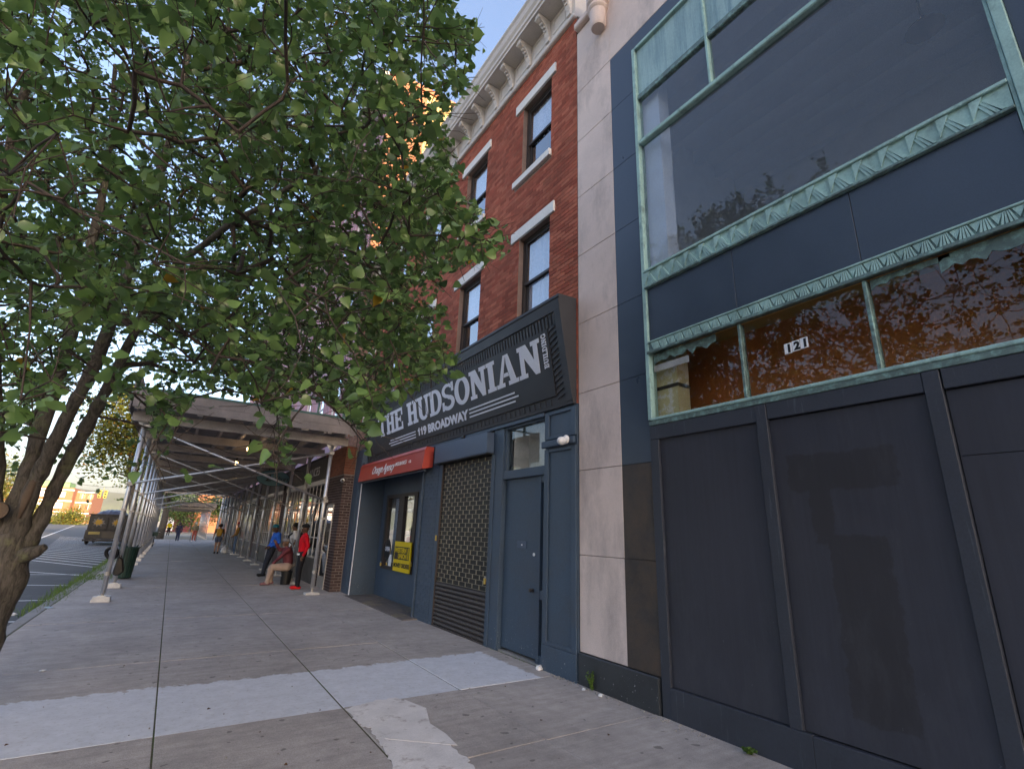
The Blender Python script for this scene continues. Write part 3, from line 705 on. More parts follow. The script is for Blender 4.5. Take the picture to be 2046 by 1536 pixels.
# the 300 bricks that show largest are parts of their own, the rest one mass
cen_ = np.array(mb.v).reshape(-1, 8, 3).mean(1); px_, py_, pz_ = project(cen_); dist_ = np.linalg.norm(cen_ - np.array([0, 0, CAMH]), axis=1)
dist_ = np.where((py_ > 0) & (cen_[:, 2] > 5.3), dist_, 99.); near_ = set(np.argsort(dist_)[:300].tolist())
far_ = MB(); BF = [(0, 3, 2, 1), (0, 1, 5, 4), (1, 2, 6, 5), (2, 3, 7, 6), (3, 0, 4, 7)]
for k in range(len(cen_)):
    q = mb.v[8 * k:8 * k + 8]
    if k in near_: add('brick', MB().add(q, BF), MT['brick'], H)
    else: far_.add(q, BF)
add('bricks', far_, MT['brick'], H, kind='stuff', label='weathered red bricks of the upper wall')
def wall_pieces(parent, mat, x0, x1, y0, y1, z0, z1, ops):
    """solid wall around rectangular openings, split into butted strips"""
    cuts = sorted({z0, z1} | {z for o in ops for z in o[2:] if z0 < z < z1}); b = MB()
    for a, c in zip(cuts[:-1], cuts[1:]):
        sp = sorted([(o[0], o[1]) for o in ops if o[2] <= a + 1e-6 and o[3] >= c - 1e-6]); y = y0
        for p, q in sp:
            if p > y: b.box(x0, x1, y, p, a, c)
            y = max(y, q)
        if y < y1: b.box(x0, x1, y, y1, a, c)
    return add('wall', b, mat, parent)
wops = [(a, b, c, d) for a, b in bays for c, d in rows]
wall_pieces(H, MT['mortar'], XF + .006, XF + .30, Y0, Y1, 3.50, 10.9, wops)
bx('back_wall', MT['dark'], H, XF + 1.2, 18, Y0, Y1, 3.5, 11.9); bx('floor', MT['dark'], H, XF + .3, XF + 1.2, Y0, Y1, 7.4, 7.7); bx('roof', MT['mortard'], H, XF + .31, XF + 1.2, Y0, Y1, 11.0, 11.9)
bx('ceiling', MT['dark'], H, XF + .31, XF + 1.2, Y0, Y1, 3.5, 3.6)
bx('gable_wall', MT['mortar'], H, XF + .3, XF + 1.2, Y0, Y0 + .1, 3.6, 11.0)
def sash_window(y0, y1, z0, z1, cur):
    w_ = bx('window', MT['frame'], H, XF + .10, XF + .19, y0, y0 + .06, z0, z1)
    p = lambda nm, mt, *b: bx(nm, mt, w_, *b)
    p('frame', MT['frame'], XF + .10, XF + .19, y1 - .06, y1, z0, z1); p('frame', MT['frame'], XF + .10, XF + .19, y0 + .06, y1 - .06, z1 - .06, z1); p('frame', MT['frame'], XF + .10, XF + .19, y0 + .06, y1 - .06, z0, z0 + .05)
    zm = z0 + (z1 - z0) * .47
    for (a, b, xx) in ((zm - .02, z1 - .062, XF + .115), (z0 + .052, zm + .03, XF + .155)):
        s = MB()
        s.box(xx, xx + .03, y0 + .062, y0 + .11, a, b).box(xx, xx + .03, y1 - .11, y1 - .062, a, b).box(xx, xx + .03, y0 + .11, y1 - .11, b - .045, b).box(xx, xx + .03, y0 + .11, y1 - .11, a, a + .05)
        add('sash', s, MT['frame'], w_); p('pane', MT['glassd'], xx + .012, xx + .018, y0 + .11, y1 - .11, a + .05, b - .045)
    # lace curtain
    n = 40; vs = []
    for i in range(n + 1):
        y = y0 + .08 + (y1 - y0 - .16) * i / n; x = XF + .225 + .012 * math.sin(i * 1.7) + .012 * math.sin(i * .6)
        vs += [(x, y, z1 - .05), (x + .012 * math.sin(i * .9), y, z0 + .1 + (.0 if cur else .75))]
    add('curtain', MB().add(vs, [(2 * i, 2 * i + 1, 2 * i + 3, 2 * i + 2) for i in range(n)]), MT['curtain'], w_, smooth=True)
for i, (a, b) in enumerate(bays):
    for j, (c, d) in enumerate(rows):
        sash_window(a, b, c, d, (i + j) % 3 == 0)
        bx('lintel', MT['white'], H, XF - .035, XF + .12, a - .14, b + .24, d + .002, d + .218, bevel=.006)
        if j: bx('window_sill', MT['white'], H, XF - .06, XF + .10, a - .02, b + .24, c - .14, c - .003, bevel=.006)
        bx('reveal', MT['mortar'], H, XF + .005, XF + .10, b - .012, b - .001, c, d)
# cornice
cs = MT['cornice']
bx('frieze', cs, H, XF - .03, XF + .3, Y0 + .01, Y1, 10.94, 11.52)
bx('frieze_moulding', cs, H, XF - .075, XF + .3, Y0, Y1, 10.845, 10.94, bevel=.02); bx('frieze_moulding', cs, H, XF - .05, XF - .031, Y0 + .01, Y1, 10.95, 11.0, bevel=.006)
prof = [(XF - .0, 11.53), (XF - .38, 11.53), (XF - .38, 11.60), (XF - .41, 11.62), (XF - .41, 11.70), (XF - .45, 11.76), (XF - .47, 11.88), (XF - .50, 11.92), (XF - .50, 11.97), (XF + .3, 11.97), (XF + .3, 11.53)]
add('cornice', MB().prism([(x, Y0 + .0, z) for x, z in prof], (0, Y1 - Y0 + .12, 0)), cs, H)
first = None; k = 0
while True:
    y = 5.24 + .648 * k
    if y > Y1 - .1: break
    if first is None:
        out = [(-.031, 10.99), (-.09, 10.99), (-.095, 11.06), (-.075, 11.09), (-.10, 11.14), (-.13, 11.24), (-.18, 11.33), (-.25, 11.38), (-.30, 11.39), (-.33, 11.42), (-.34, 11.47), (-.34, 11.525), (-.031, 11.525)]
        first = add('bracket', MB().prism([(XF + x, y, z) for x, z in out], (0, .115, 0)), cs, H, bevel=.006)
        add('bracket_scroll', MB().tube([(XF - .315, y - .012, 11.44), (XF - .315, y + .127, 11.44)], .035, 10), cs, first)
        for q in range(3): add('bracket_rib', MB().box(XF - .15 - q * .05, XF - .12 - q * .05, y + .03, y + .085, 11.22 + q * .055, 11.26 + q * .055), cs, first)
        l0 = first.location.copy(); kids = list(first.children); kl = [c.location.copy() for c in kids]
    else:
        c = copy(first, l0 + Vector((0, .648 * k, 0)), H)
        for q, ch in enumerate(kids): copy(ch, kl[q] + Vector((0, .648 * k, 0)), c)
    if y + .6 < Y1:
        b = MB(); ya, yb, za, zb = y + .19, y + .57, 11.08, 11.44
        b.box(XF - .042, XF - .031, ya, yb, za, za + .025).box(XF - .042, XF - .031, ya, yb, zb - .025, zb).box(XF - .042, XF - .031, ya, ya + .025, za + .025, zb - .025).box(XF - .042, XF - .031, yb - .025, yb, za + .025, zb - .025)
        add('frieze_panel', b, cs, H)
    k += 1
bx('parapet', MT['brickor'], H, XF + .06, XF + .3, Y0, Y1, 11.975, 12.1)

# ---------- the black wedge sign
YS0, YS1 = 5.19, 14.25
TX, TZ, BX_, BZ = 4.15, 5.06, 4.44, 3.50            # front edge top / bottom (X, Z)
sgn = add('sign_box', MB().prism([(XF - .003, YS0, BZ), (BX_, YS0, BZ), (TX, YS0, TZ), (TX - .02, YS0, TZ + .03), (TX - .02, YS0, TZ + .07), (XF - .003, YS0, TZ + .09)], (0, YS1 - YS0, 0)), MT['signfr'], H, label='black wedge shaped sign reading THE HUDSONIAN BUILDING')
sv = Vector((TX - BX_, 0, TZ - BZ)).normalized(); su = Vector((0, -1, 0)); sn = su.cross(sv)          # sn points to the street
def sp(y, z, o=0.): return Vector((BX_ + (TX - BX_) * (z - BZ) / (TZ - BZ), y, z)) + sn * o
def signquad(name, y0, y1, z0, z1, o, t, mat): return add(name, MB().prism([sp(y0, z0, o), sp(y1, z0, o), sp(y1, z1, o), sp(y0, z1, o)], sn * t), mat, sgn)
signquad('top_rail', YS0, YS1, 4.90, 5.055, .001, .028, MT['signfr']); signquad('bottom_rail', YS0, YS1, 3.505, 3.55, .001, .02, MT['signfr'])
for a, b in ((YS0, YS0 + .14), (YS1 - .14, YS1)): signquad('side_rail', a, b, 3.552, 4.898, .001, .028, MT['signfr'])
# slanted fluting behind the panel, seen along its top and right side
first = None; y = YS0 + .16; k = 0
while y < YS1 - .2:
    signquad('flute', y, y + .045, 4.70, 4.885, .001, .014, MT['signfr']); y += .085
z = 3.62
while z < 4.66:
    add('flute', MB().prism([sp(YS0 + .15, z + .06, .001), sp(YS0 + .15, z + .10, .001), sp(YS0 + .34, z + .04, .001), sp(YS0 + .34, z, .001)], sn * .014), MT['signfr'], sgn); z += .085
z = YS0 + .5
while z < YS1 - .2:
    signquad('flute', z, z + .05, 3.565, 3.66, .001, .008, MT['signfr']); z += .14
signquad('sign_panel', YS0 + .35, YS1 - .3, 3.68, 4.70, .002, .022, MT['signblk'])
LO = .0245
capH = .535
slab_text('THE', capH, MT['letter'], sgn, sp(13.19, 4.085, LO), su, sv, 1.75, .02)
slab_text('HUDSONIAN', capH * 1.005, MT['letter'], sgn, sp(11.13, 4.095, LO), su, sv, 5.36, .035)
slab_text('BUILDING', .11, MT['letter'], sgn, sp(5.60, 4.12, LO), sv, -su, .54, .06, w=.24)
text_obj('9 BROADWAY', .245, MT['letter'], sgn, sp(10.29, 3.785, LO), su, sv, .012, ext=.003, sx=1.30, name='address_lettering')
for k in range(2):
    o_ = sp(10.60 - k * .155, 3.785, LO); f_ = lambda x, y: o_ + su * x + sv * y
    add('letter', MB().prism([f_(.055, 0), f_(.105, 0), f_(.105, .178), f_(.068, .178), f_(.055, .15), f_(.015, .132), f_(.015, .098), f_(.055, .112)], -sn * -.006), MT['letter'], sgn)
for (ya, yb, z0, z1) in ((8.14, 6.58, 3.80, 3.94), (12.36, 10.73, 3.775, 3.905)):
    for q in range(3):
        zz = z0 + (z1 - z0) * q / 2; sh = (-.10 if q == 1 else 0) * (1 if ya < 10 else 0); signquad('stripe', yb + sh, ya + (.12 if (q == 1 and ya > 10) else 0), zz - .011, zz + .014, LO, .005, MT['letter'])

# ---------- storefront
bl = MT['blue']; P = lambda nm, mt, *b, **k: bx(nm, mt, H, *b, **k)
P('fascia', bl, XF - .05, XF + .2, 5.89, 14.2, 3.435, 3.495, bevel=.006)
# right panelled pilaster
P('pilaster', bl, XF - .02, XF + .2, 5.16, 5.88, -.03, 3.498)
for (z0, z1) in ((.36, 2.86), (3.10, 3.42)):
    b = MB(); ya, yb = 5.165, 5.875; r = .10
    b.box(XF - .045, XF - .0205, ya, ya + r, z0 - .05, z1 + .05).box(XF - .045, XF - .0205, yb - r, yb, z0 - .05, z1 + .05).box(XF - .045, XF - .0205, ya + r, yb - r, z0 - .05, z0).box(XF - .045, XF - .0205, ya + r, yb - r, z1, z1 + .05)
    add('panel_moulding', b, bl, H, bevel=.006)
P('pilaster_base', bl, XF - .05, XF - .0205, 5.163, 5.877, -.03, .308, bevel=.005)
P('pilaster_cap', bl, XF - .085, XF - .046, 5.155, 5.91, 2.93, 3.03, bevel=.012)
# door, sidelight and transom
P('jamb', bl, XF - .02, XF + .14, 7.055, 7.375, -.03, 3.43, bevel=.004); P('jamb_bead', bl, XF - .035, XF - .021, 7.30, 7.37, .0, 3.0, bevel=.004)
P('head_rail', bl, XF - .01, XF + .14, 5.885, 7.05, 2.56, 2.695, bevel=.006); P('head_rail', bl, XF - .0, XF + .14, 5.885, 7.05, 3.40, 3.432, bevel=.004)
P('side_rail', bl, XF + .005, XF + .14, 7.0, 7.05, 2.70, 3.398)
P('transom_pane', MT['glassc'], XF + .06, XF + .066, 5.885, 6.99, 2.70, 3.398)
P('transom_box', MT['curtain'], XF + .45, XF + .47, 5.885, 7.05, 2.6, 3.5); P('transom_box', MT['curtain'], XF + .15, XF + .45, 6.97, 6.99, 2.70, 3.40); P('transom_sill', MT['iochre'], XF + .15, XF + .45, 5.885, 6.96, 2.68, 2.699)
dr = P('door', MT['blue'], XF + .06, XF + .11, 6.12, 7.045, .055, 2.555, label='blue painted entrance door')
bx('mail_slot', MT['bluelite'], dr, XF + .045, XF + .059, 6.42, 6.66, 1.50, 1.60); bx('mail_slot_mark', MT['whitep'], dr, XF + .042, XF + .0445, 6.51, 6.54, 1.535, 1.555)
add('door_knob', MB().lathe((XF + .059, 6.24, .93), [(.03, 0), (.03, .008), (.012, .012), (.012, .03), (.028, .04), (.026, .06), (.001, .065)], 14, (-1, 0, 0)), MT['frame'], dr)
add('door_lock', MB().lathe((XF + .059, 6.22, 1.42), [(.024, 0), (.024, .012), (.001, .014)], 12, (-1, 0, 0)), MT['whitep'], dr)
P('stile', bl, XF + .03, XF + .12, 6.045, 6.115, -.02, 2.558); P('sidelight_panel', bl, XF + .08, XF + .11, 5.885, 6.043, .02, 2.558)
for z0, z1 in ((.0, .12), (.83, .95), (2.46, 2.556)): P('sidelight_rail', bl, XF + .035, XF + .079, 5.885, 6.043, z0, z1)
P('threshold', MT['kerb'], XF + .02, XF + .3, 5.885, 7.05, -.06, .018)
P('door_backing', MT['dark'], XF + .145, XF + .16, 5.88, 7.37, 0, 2.68)
# roller shutter
P('shutter_hood', MT['bluelite'], XF - .16, XF + .1, 7.38, 9.52, 3.035, 3.40, bevel=.008)
P('shutter_hood_lip', MT['black'], XF - .15, XF + .1, 7.385, 9.515, 3.018, 3.034)
P('shutter_track', bl, XF - .03, XF + .06, 7.376, 7.41, 0, 3.015); P('shutter_track', MT['slat'], XF - .03, XF + .06, 9.33, 9.365, 0, 3.015)
P('shutter_backing', MT['dark'], XF + .16, XF + .18, 7.38, 9.4, 0, 3.4)
first = None
for k in range(10):
    z = .03 + k * .0745
    if first is None:
        o = [(XF + .01, z), (XF - .012, z + .008), (XF - .018, z + .03), (XF - .012, z + .055), (XF + .01, z + .070)]
        first = add('slat', MB().prism([(x, 7.412, zz) for x, zz in o], (0, 9.328 - 7.412, 0)), MT['slat'], H); l0 = first.location.copy()
    else: copy(first, l0 + Vector((0, 0, .0745 * k)), H)
P('bottom_bar', MT['slat'], XF - .022, XF + .02, 7.412, 9.328, .0, .028)
rows_ = 29; pz = (3.01 - .785) / rows_; first = None; links = MB()
for r in range(rows_):
    z = .785 + r * pz
    if first is None: first = add('grille_rod', MB().tube([(XF, 7.412, z), (XF, 9.328, z)], .0045, 6), MT['grille'], H); l0 = first.location.copy()
    else: copy(first, l0 + Vector((0, 0, pz * r)), H)
    y = 7.43 + (r % 2) * .12
    while y < 9.30:
        links.box(XF - .006, XF + .003, y, y + .026, z + .004, z + pz - .004); y += .24
add('grille_links', links, MT['grille'], H, kind='stuff')
plates = MB()
for r in range(rows_):
    z = .785 + r * pz; y = 7.43 + (r % 2) * .12 - .24
    while y < 9.30:
        if max(y + .034, 7.415) < min(y + .232, 9.32) - .02: plates.box(XF + .004, XF + .0065, max(y + .034, 7.415), min(y + .232, 9.32), z + .010, z + pz - .010)
        y += .24
add('grille_plates', plates, MT['black'], H, kind='stuff')
pl = P('padlock', MT['brass'], XF - .045, XF - .02, 7.435, 7.475, .90, .99); add('shackle', MB().ring((XF - .032, 7.455, 1.0), .018, .004, (1, 0, 0), 14, 6), MT['steel'], pl)
# blue painted brick pier
mb = bricks_x(MB(), 9.53, 10.30, -.01, 3.02, XF - .03, (), .2, .065, .010, .002)
mb = bricks_y(mb, XF + .01, XF + .45, -.01, 3.43, 9.535) if False else mb
add('painted_bricks', mb, MT['brickblue'], H, kind='stuff')
P('pier', MT['blue'], XF - .022, XF + .48, 9.37, 10.295, -.03, 3.432)
P('pier_edge', bl, XF - .06, XF - .035, 10.21, 10.30, -.02, 3.0, bevel=.004)
mb = bricks_x(MB(), 9.37, 10.2, 3.03, 3.42, XF - .03, ()); add('painted_bricks', mb, MT['brickblue'], H, kind='stuff')
for z in (1.52, 1.62): pass
P('hinge', MT['brass'], XF - .05, XF - .031, 9.40, 9.43, 1.52, 1.62)
# recessed window bay
XR = 4.93
P('recess_wall', bl, XR, XR + .15, 10.30, 14.12, 2.62, 3.40); P('recess_wall', bl, XR, XR + .15, 10.30, 14.12, -.03, .70); P('recess_wall', bl, XR, XR + .15, 13.78, 14.12, .702, 2.618); P('recess_wall', bl, XR, XR + .15, 10.30, 11.60, .702, 2.618)
P('recess_soffit', bl, XF - .02, XR + .1, 10.30, 14.12, 3.402, 3.432)
P('recess_side', bl, XF - .2, XR + .15, 14.125, 14.32, -.03, 3.50)
wn = P('shop_window', MT['frame'], XR - .02, XR + .1, 11.602, 13.778, .704, .78)
q = lambda nm, mt, *b, **k: bx(nm, mt, wn, *b, **k)
q('frame', MT['frame'], XR - .02, XR + .1, 11.602, 13.778, 2.54, 2.616); q('frame', MT['frame'], XR - .02, XR + .1, 11.602, 11.80, .782, 2.538); q('frame', MT['frame'], XR - .02, XR + .1, 13.62, 13.778, .782, 2.538); q('mullion', MT['frame'], XR - .02, XR + .1, 12.46, 12.82, .782, 2.538)
q('pane', MT['glassd'], XR + .03, XR + .036, 11.80, 12.46, .782, 2.538); q('pane', MT['glassd'], XR + .03, XR + .036, 12.82, 13.62, .782, 2.538)
for k in range(9): q('blind', MT['curtain'], XR + .2, XR + .205, 12.86 + k * .085, 12.93 + k * .085, .85, 2.53)
q('blind', MT['iwhite'], XR + .5, XR + .52, 11.6, 12.5, .7, 2.6)
P('shop_backing', MT['iwhite'], XR + .9, XR + .95, 10.3, 14.1, 0, 3.4)
# open sign, papers, money order sign
op = add('open_sign', MB().prism([(XR - .03, 13.28 + .22 * math.cos(t * math.pi / 12), 1.20 + .26 * math.sin(t * math.pi / 12)) for t in range(24)], (-.012, 0, 0)), MT['black'], label='dark oval OPEN sign in the recessed shop window', cat='sign')
text_obj('OPEN', .15, MT['letter'], op, (XR - .046, 13.44, 1.16), (0, -1, 0), (0, 0, 1), .003, ext=.001, sx=.85)
bx('notice_paper', MT['whitep'], None, XR - .033, XR - .030, 12.95, 13.15, .80, 1.08, label='white paper notice taped low in the recessed shop window', cat='paper')
wu = bx('money_order_sign', MT['yellow'], None, XR - .075, XR - .045, 11.63, 12.68, .72, 1.42, label='yellow and black money orders sign on the recessed window', cat='sign')
bx('black_field', MT['black'], wu, XR - .079, XR - .0755, 11.70, 12.64, 1.00, 1.30)
text_obj('WESTERN', .155, MT['yellow'], wu, (XR - .083, 12.615, 1.165), (0, -1, 0), (0, 0, 1), .006, ext=.001, sx=1.08)
text_obj('UNION', .155, MT['yellow'], wu, (XR - .083, 12.385, 1.03), (0, -1, 0), (0, 0, 1), .006, ext=.001, sx=1.08)
for y in (11.72, 11.765): bx('bar', MT['yellow'], wu, XR - .084, XR - .0792, y, y + .022, 1.02, 1.28)
text_obj('MONEY ORDERS', .135, MT['black'], wu, (XR - .079, 12.645, .82), (0, -1, 0), (0, 0, 1), .006, ext=.001, sx=1.0)
for (y, z) in ((11.62, .92), (13.68, .80)):
    p_ = bx('padlock', MT['brass'], None, XR - .06, XR - .03, y - .03, y + .03, z - .04, z + .04, label='small brass padlock at the %s edge of the recessed window' % ('right' if y < 12 else 'left'), cat='padlock')
    add('shackle', MB().ring((XR - .045, y, z + .05), .02, .005, (1, 0, 0), 14, 6), MT['steel'], p_)
# slate tiles on the recess floor
tl = thing('tiled_threshold', (4.5, 12, 0), 'strip of multicoloured slate tiles in front of the recessed window', 'tiles')
bx('bed', MT['mortard'], tl, 4.12, XR, 10.0, 14.12, -.02, .004)
y = 10.02; r = 0
while y < 14.0:
    for k in range(3): bx('tile', MT['tile'], tl, 4.13 + k * .265, 4.13 + k * .265 + .255, y, min(y + .30, 14.1), .0045, .014 + random.uniform(0, .003))
    y += .31
# red insurance awning sign
XA = 4.22
aw = add('awning_sign', MB().prism([(XF - .055, 0, 3.43), (XA + .03, 0, 3.43), (XA, 0, 3.36), (XA - .04, 0, 2.95), (XA - .02, 0, 2.95), (XF - .055, 0, 3.0)], (0, 4.45, 0)), MT['red'], None, label='red insurance agency awning sign over the recessed window', cat='sign')
for o in (aw,):
    o.location.y += 9.80; o['_w'] = tuple(o.location)
bx('top_trim', MT['red'], aw, XA - .012, XA + .04, 9.79, 14.26, 3.345, 3.362)
bx('underside_tube', MT['bluelite'], aw, XA + .05, XA + .10, 9.9, 14.1, 2.92, 2.95)
av = Vector((.04, 0, .41)).normalized()
text_obj('Orange Agency', .285, MT['whitep'], aw, (XA - .034, 13.15, 3.075), (0, -1, 0), av, .002, .45, .002, sx=1.05, name='script_lettering', space=.86)
text_obj('INSURANCE', .13, MT['whitep'], aw, (XA - .034, 11.42, 3.14), (0, -1, 0), av, .0, .0, .002, sx=.98); text_obj('CO.', .09, MT['whitep'], aw, (XA - .034, 10.60, 3.14), (0, -1, 0), av, .0, .0, .002)
# left pilaster, downpipe
P('pilaster', bl, XF - .22, XF + .3, 14.33, 14.92, -.03, 3.9, bevel=.006); P('pilaster_panel', bl, XF - .235, XF - .221, 14.43, 14.82, .3, 3.3, bevel=.005)
P('conduit', MT['letter'], XF - .226, XF - .206, 14.13, 14.15, 0, 2.9)
# lights and camera
lt = thing('wall_light', (XF - .1, 5.32, 3.03), 'white round security light on the blue pilaster beside the stone pier', 'light')
add('housing', MB().lathe((XF - .085, 5.31, 2.99), [(.06, 0), (.065, .02), (.03, .05)], 16, (-1, 0, 0)), MT['whitep'], lt, smooth=True); add('head', MB().ball((XF - .16, 5.33, 2.965), .062, 16, (1.1, 1, .95)), MT['whitep'], lt, smooth=True)
cm = thing('dome_camera', (3.9, 15.1, 3.0), 'small white dome camera on the edge of the brown brick pier', 'camera')
add('body', MB().lathe((3.93, 14.93, 3.02), [(.05, 0), (.055, .04), (.05, .07)], 14, (-.3, -1, 0)), MT['whitep'], cm, smooth=True); add('lens', MB().ball((3.905, 14.85, 3.01), .036, 12), MT['black'], cm, smooth=True)
jb = P('junction_box', MT['black'], XF - .09, XF - .051, 8.42, 8.52, 3.44, 3.49)

# ================================================================== NEXT BUILDINGS ALONG THE STREET
XS = 3.95                                      # plane of the bumped-out shopfronts
G = thing('orange_brick_building', (XS, 16, 0), 'narrow orange brick building behind the leaves, left of the black sign', 'building')
bx('brown_wall', MT['mortard'], G, XS + .012, XF + .5, 14.93, 16.75, -.03, 3.20)
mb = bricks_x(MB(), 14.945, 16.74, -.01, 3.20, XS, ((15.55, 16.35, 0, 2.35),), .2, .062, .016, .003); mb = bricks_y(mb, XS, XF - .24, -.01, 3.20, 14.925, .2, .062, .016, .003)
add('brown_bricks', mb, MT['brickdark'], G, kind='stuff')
mb = bricks_x(MB(), 14.945, 17.4, 3.215, 4.05, XS - .02); mb = bricks_y(mb, XS - .02, XF - .24, 3.215, 4.05, 14.92); add('orange_bricks', mb, mk_brick('rust_brick', (.17, .060, .036), (.21, .08, .05), .2), G, kind='stuff')
bx('wall', MT['mortard'], G, XS - .008, XF + .5, 14.94, 17.45, 3.205, 4.06)
dd = bx('shop_door', MT['steelw'], G, XS - .02, XS + .0105, 15.55, 15.62, 0, 2.35); bx('stile', MT['steelw'], dd, XS - .02, XS + .0105, 16.28, 16.35, 0, 2.35); bx('rail', MT['steelw'], dd, XS - .02, XS + .0105, 15.62, 16.28, 2.25, 2.35); bx('kick_plate', MT['steelw'], dd, XS - .02, XS + .0105, 15.62, 16.28, 0, .32); bx('pane', MT['glassd'], dd, XS - .006, XS + .0, 15.62, 16.28, .32, 2.25); bx('pane_backing', MT['dark'], dd, XS + .002, XS + .011, 15.62, 16.28, .32, 2.25)
ops = [(15.15, 16.0, z, z + 1.75) for z in (5.4, 8.5)] + [(16.45, 17.2, z, z + 1.75) for z in (5.4, 8.5)]
wall_pieces(G, MT['mortar'], XF + .012, XF + .3, 14.56, 17.45, 4.07, 11.0, ops); bx('back_wall', MT['dark'], G, XF + .55, 16, 14.56, 17.45, 4.07, 11.0); bx('roof', MT['mortard'], G, XF + .3, XF + .55, 14.56, 17.45, 10.8, 11.0)
add('orange_bricks', bricks_x(MB(), 14.56, 17.45, 4.07, 10.4, XF, ops), MT['brickor'], G, kind='stuff')
bx('cornice', MT['cornice'], G, XF - .35, XF + .3, 14.70, 17.45, 10.45, 10.99, bevel=.05)
for a, b, c, d in ops:
    w_ = bx('window', MT['frame'], G, XF + .10, XF + .16, a, a + .07, c, d)
    for z in ((a + .07, b - .07, d - .07, d), (a + .07, b - .07, c, c + .07), (b - .07, b, c, d), (a + .07, b - .07, (c + d) / 2 - .03, (c + d) / 2 + .03)): bx('frame', MT['frame'], w_, XF + .10, XF + .16, *z)
    bx('pane', MT['glassd'], w_, XF + .13, XF + .135, a + .07, b - .07, c + .07, d - .07); bx('lintel', MT['white'], G, XF - .03, XF + .1, a - .12, b + .12, d + .002, d + .2)
    bx('curtain', MT['curtain'], w_, XF + .28, XF + .285, a, b, c + .5, d)

T = thing('mauve_tower_building', (XF, 35, 0), 'tall mauve fronted building with sunlit yellow brick side wall above the roofs', 'building')
TY0, TY1, TZT = 17.5, 57., 21.0
ops = [(y, y + 1.25, z, z + 2.0) for y in np.arange(19., 55.5, 2.6) for z in (5.6, 9.2, 12.8, 16.4)]
wall_pieces(T, MT['pinkw'], XF + .0, XF + .3, TY0 + .02, TY1, 4.07, TZT, ops)
bx('core', MT['dark'], T, XF + .9, 22, TY0 + .3, TY1, 4.07, TZT - .1); bx('roof', MT['mortard'], T, XF + .3, 22, TY0 + .3, TY1, TZT - .09, TZT + .02)
bx('side_wall', MT['mortar'], T, XF + .0, 22, TY0 + .02, TY0 + .29, 4.07, TZT)
add('orange_quoin_bricks', bricks_y(MB(), XF, 6.15, 10.9, TZT, TY0, .2, .065, .01), MT['brickor'], T, kind='stuff'); add('yellow_bricks', bricks_y(MB(), 6.16, 14., 10.9, TZT, TY0, .2, .065, .01), MT['brickye'], T, kind='stuff')
bx('coping', MT['brickor'], T, XF - .1, 22, TY0 - .08, TY0 + .4, TZT + .03, TZT + .25); bx('cornice', MT['cornice'], T, XF - .45, XF + .3, TY0 + .42, TY1, TZT + .03, TZT + .6, bevel=.08)
for k in range(0, len(ops)):
    a, b, c, d = ops[k]
    w_ = bx('window', MT['whitep'], T, XF + .06, XF + .12, a, a + .06, c, d)
    s = MB().box(XF + .06, XF + .12, b - .06, b, c, d).box(XF + .06, XF + .12, a + .06, b - .06, d - .06, d).box(XF + .06, XF + .12, a + .06, b - .06, c, c + .06).box(XF + .06, XF + .12, a + .06, b - .06, (c + d) / 2 - .03, (c + d) / 2 + .03)
    add('frame', s, MT['whitep'], w_); bx('pane', MT['glassd'], w_, XF + .09, XF + .096, a + .06, b - .06, c + .06, d - .06); bx('sill', MT['white'], T, XF - .06, XF - .001, a - .08, b + .08, c - .12, c)
y = TY0 + .3
while y < TY1 - .1:                              # vertical battens of the mauve cladding
    if not any(a - .05 < y < b + .05 for a, b, c, d in ops[::4]): bx('cladding_batten', MT['pinkw'], T, XF - .035, XF - .001, y, y + .06, 4.3, TZT)
    y += .42
# ground floor shops under the shed
SH = thing('shopfront_row', (XS, 35, 0), 'row of dark shopfronts with white window bars under the scaffold shed', 'shopfront')
bx('back_wall', MT['dark'], SH, XS + 1.6, XS + 1.8, 16.76, TY1, 0, 4.05); bx('ceiling', MT['dark'], SH, XS + .02, XS + 1.6, 17.46, TY1, 3.4, 4.05)
bay0 = [(17.0, 23.6), (24.6, 31.4), (32.4, 39.2), (40.2, 47.2), (48.2, 56.5)]
prev = 16.76
for i, (a, b) in enumerate(bay0):
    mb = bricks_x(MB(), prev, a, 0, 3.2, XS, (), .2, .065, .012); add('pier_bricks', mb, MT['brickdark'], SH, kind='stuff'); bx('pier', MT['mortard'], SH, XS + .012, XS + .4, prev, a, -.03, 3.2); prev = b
    bx('bulkhead', MT['frame'], SH, XS - .02, XS + .2, a, b, -.03, .75, bevel=.01); bx('bulkhead_sill', MT['steelw'], SH, XS - .06, XS + .2, a, b, .755, .80)
    bx('fascia', MT['signblk'], SH, XS - .04, XS + .2, a - .2, b + .2, 3.205, 3.92)
    bx('window_head', MT['cornice'], SH, XS - .05, XS + .1, a, b, 3.06, 3.20)
    bx('pane', MT['glassc'], SH, XS + .06, XS + .066, a, b, .80, 3.06)
    n = int((b - a) / .55); first = None
    for k in range(n + 1):
        y = a + (b - a - .05) * k / n
        if first is None: first = bx('window_bar', MT['cornice'], SH, XS - .012, XS + .012, y, y + .032, .80, 3.06); l0 = first.location.copy(); yy0 = y
        else: copy(first, l0 + Vector((0, y - yy0, 0)), SH)
    for z in (1.35, 2.45): bx('window_rail', MT['cornice'], SH, XS + .013, XS + .03, a, b, z, z + .03)
    for k in range(3):
        y = a + .8 + k * 1.9 + random.random(); bx('display_board', MT[('yellow', 'curtain', 'red', 'tealpan')[(i + k) % 4]], SH, XS + .5, XS + .55, y, y + .7, 1.0, 1.0 + random.uniform(.5, 1.3))
bx('pier', MT['mortard'], SH, XS, XS + .4, 56.5, 57, -.03, 3.9)
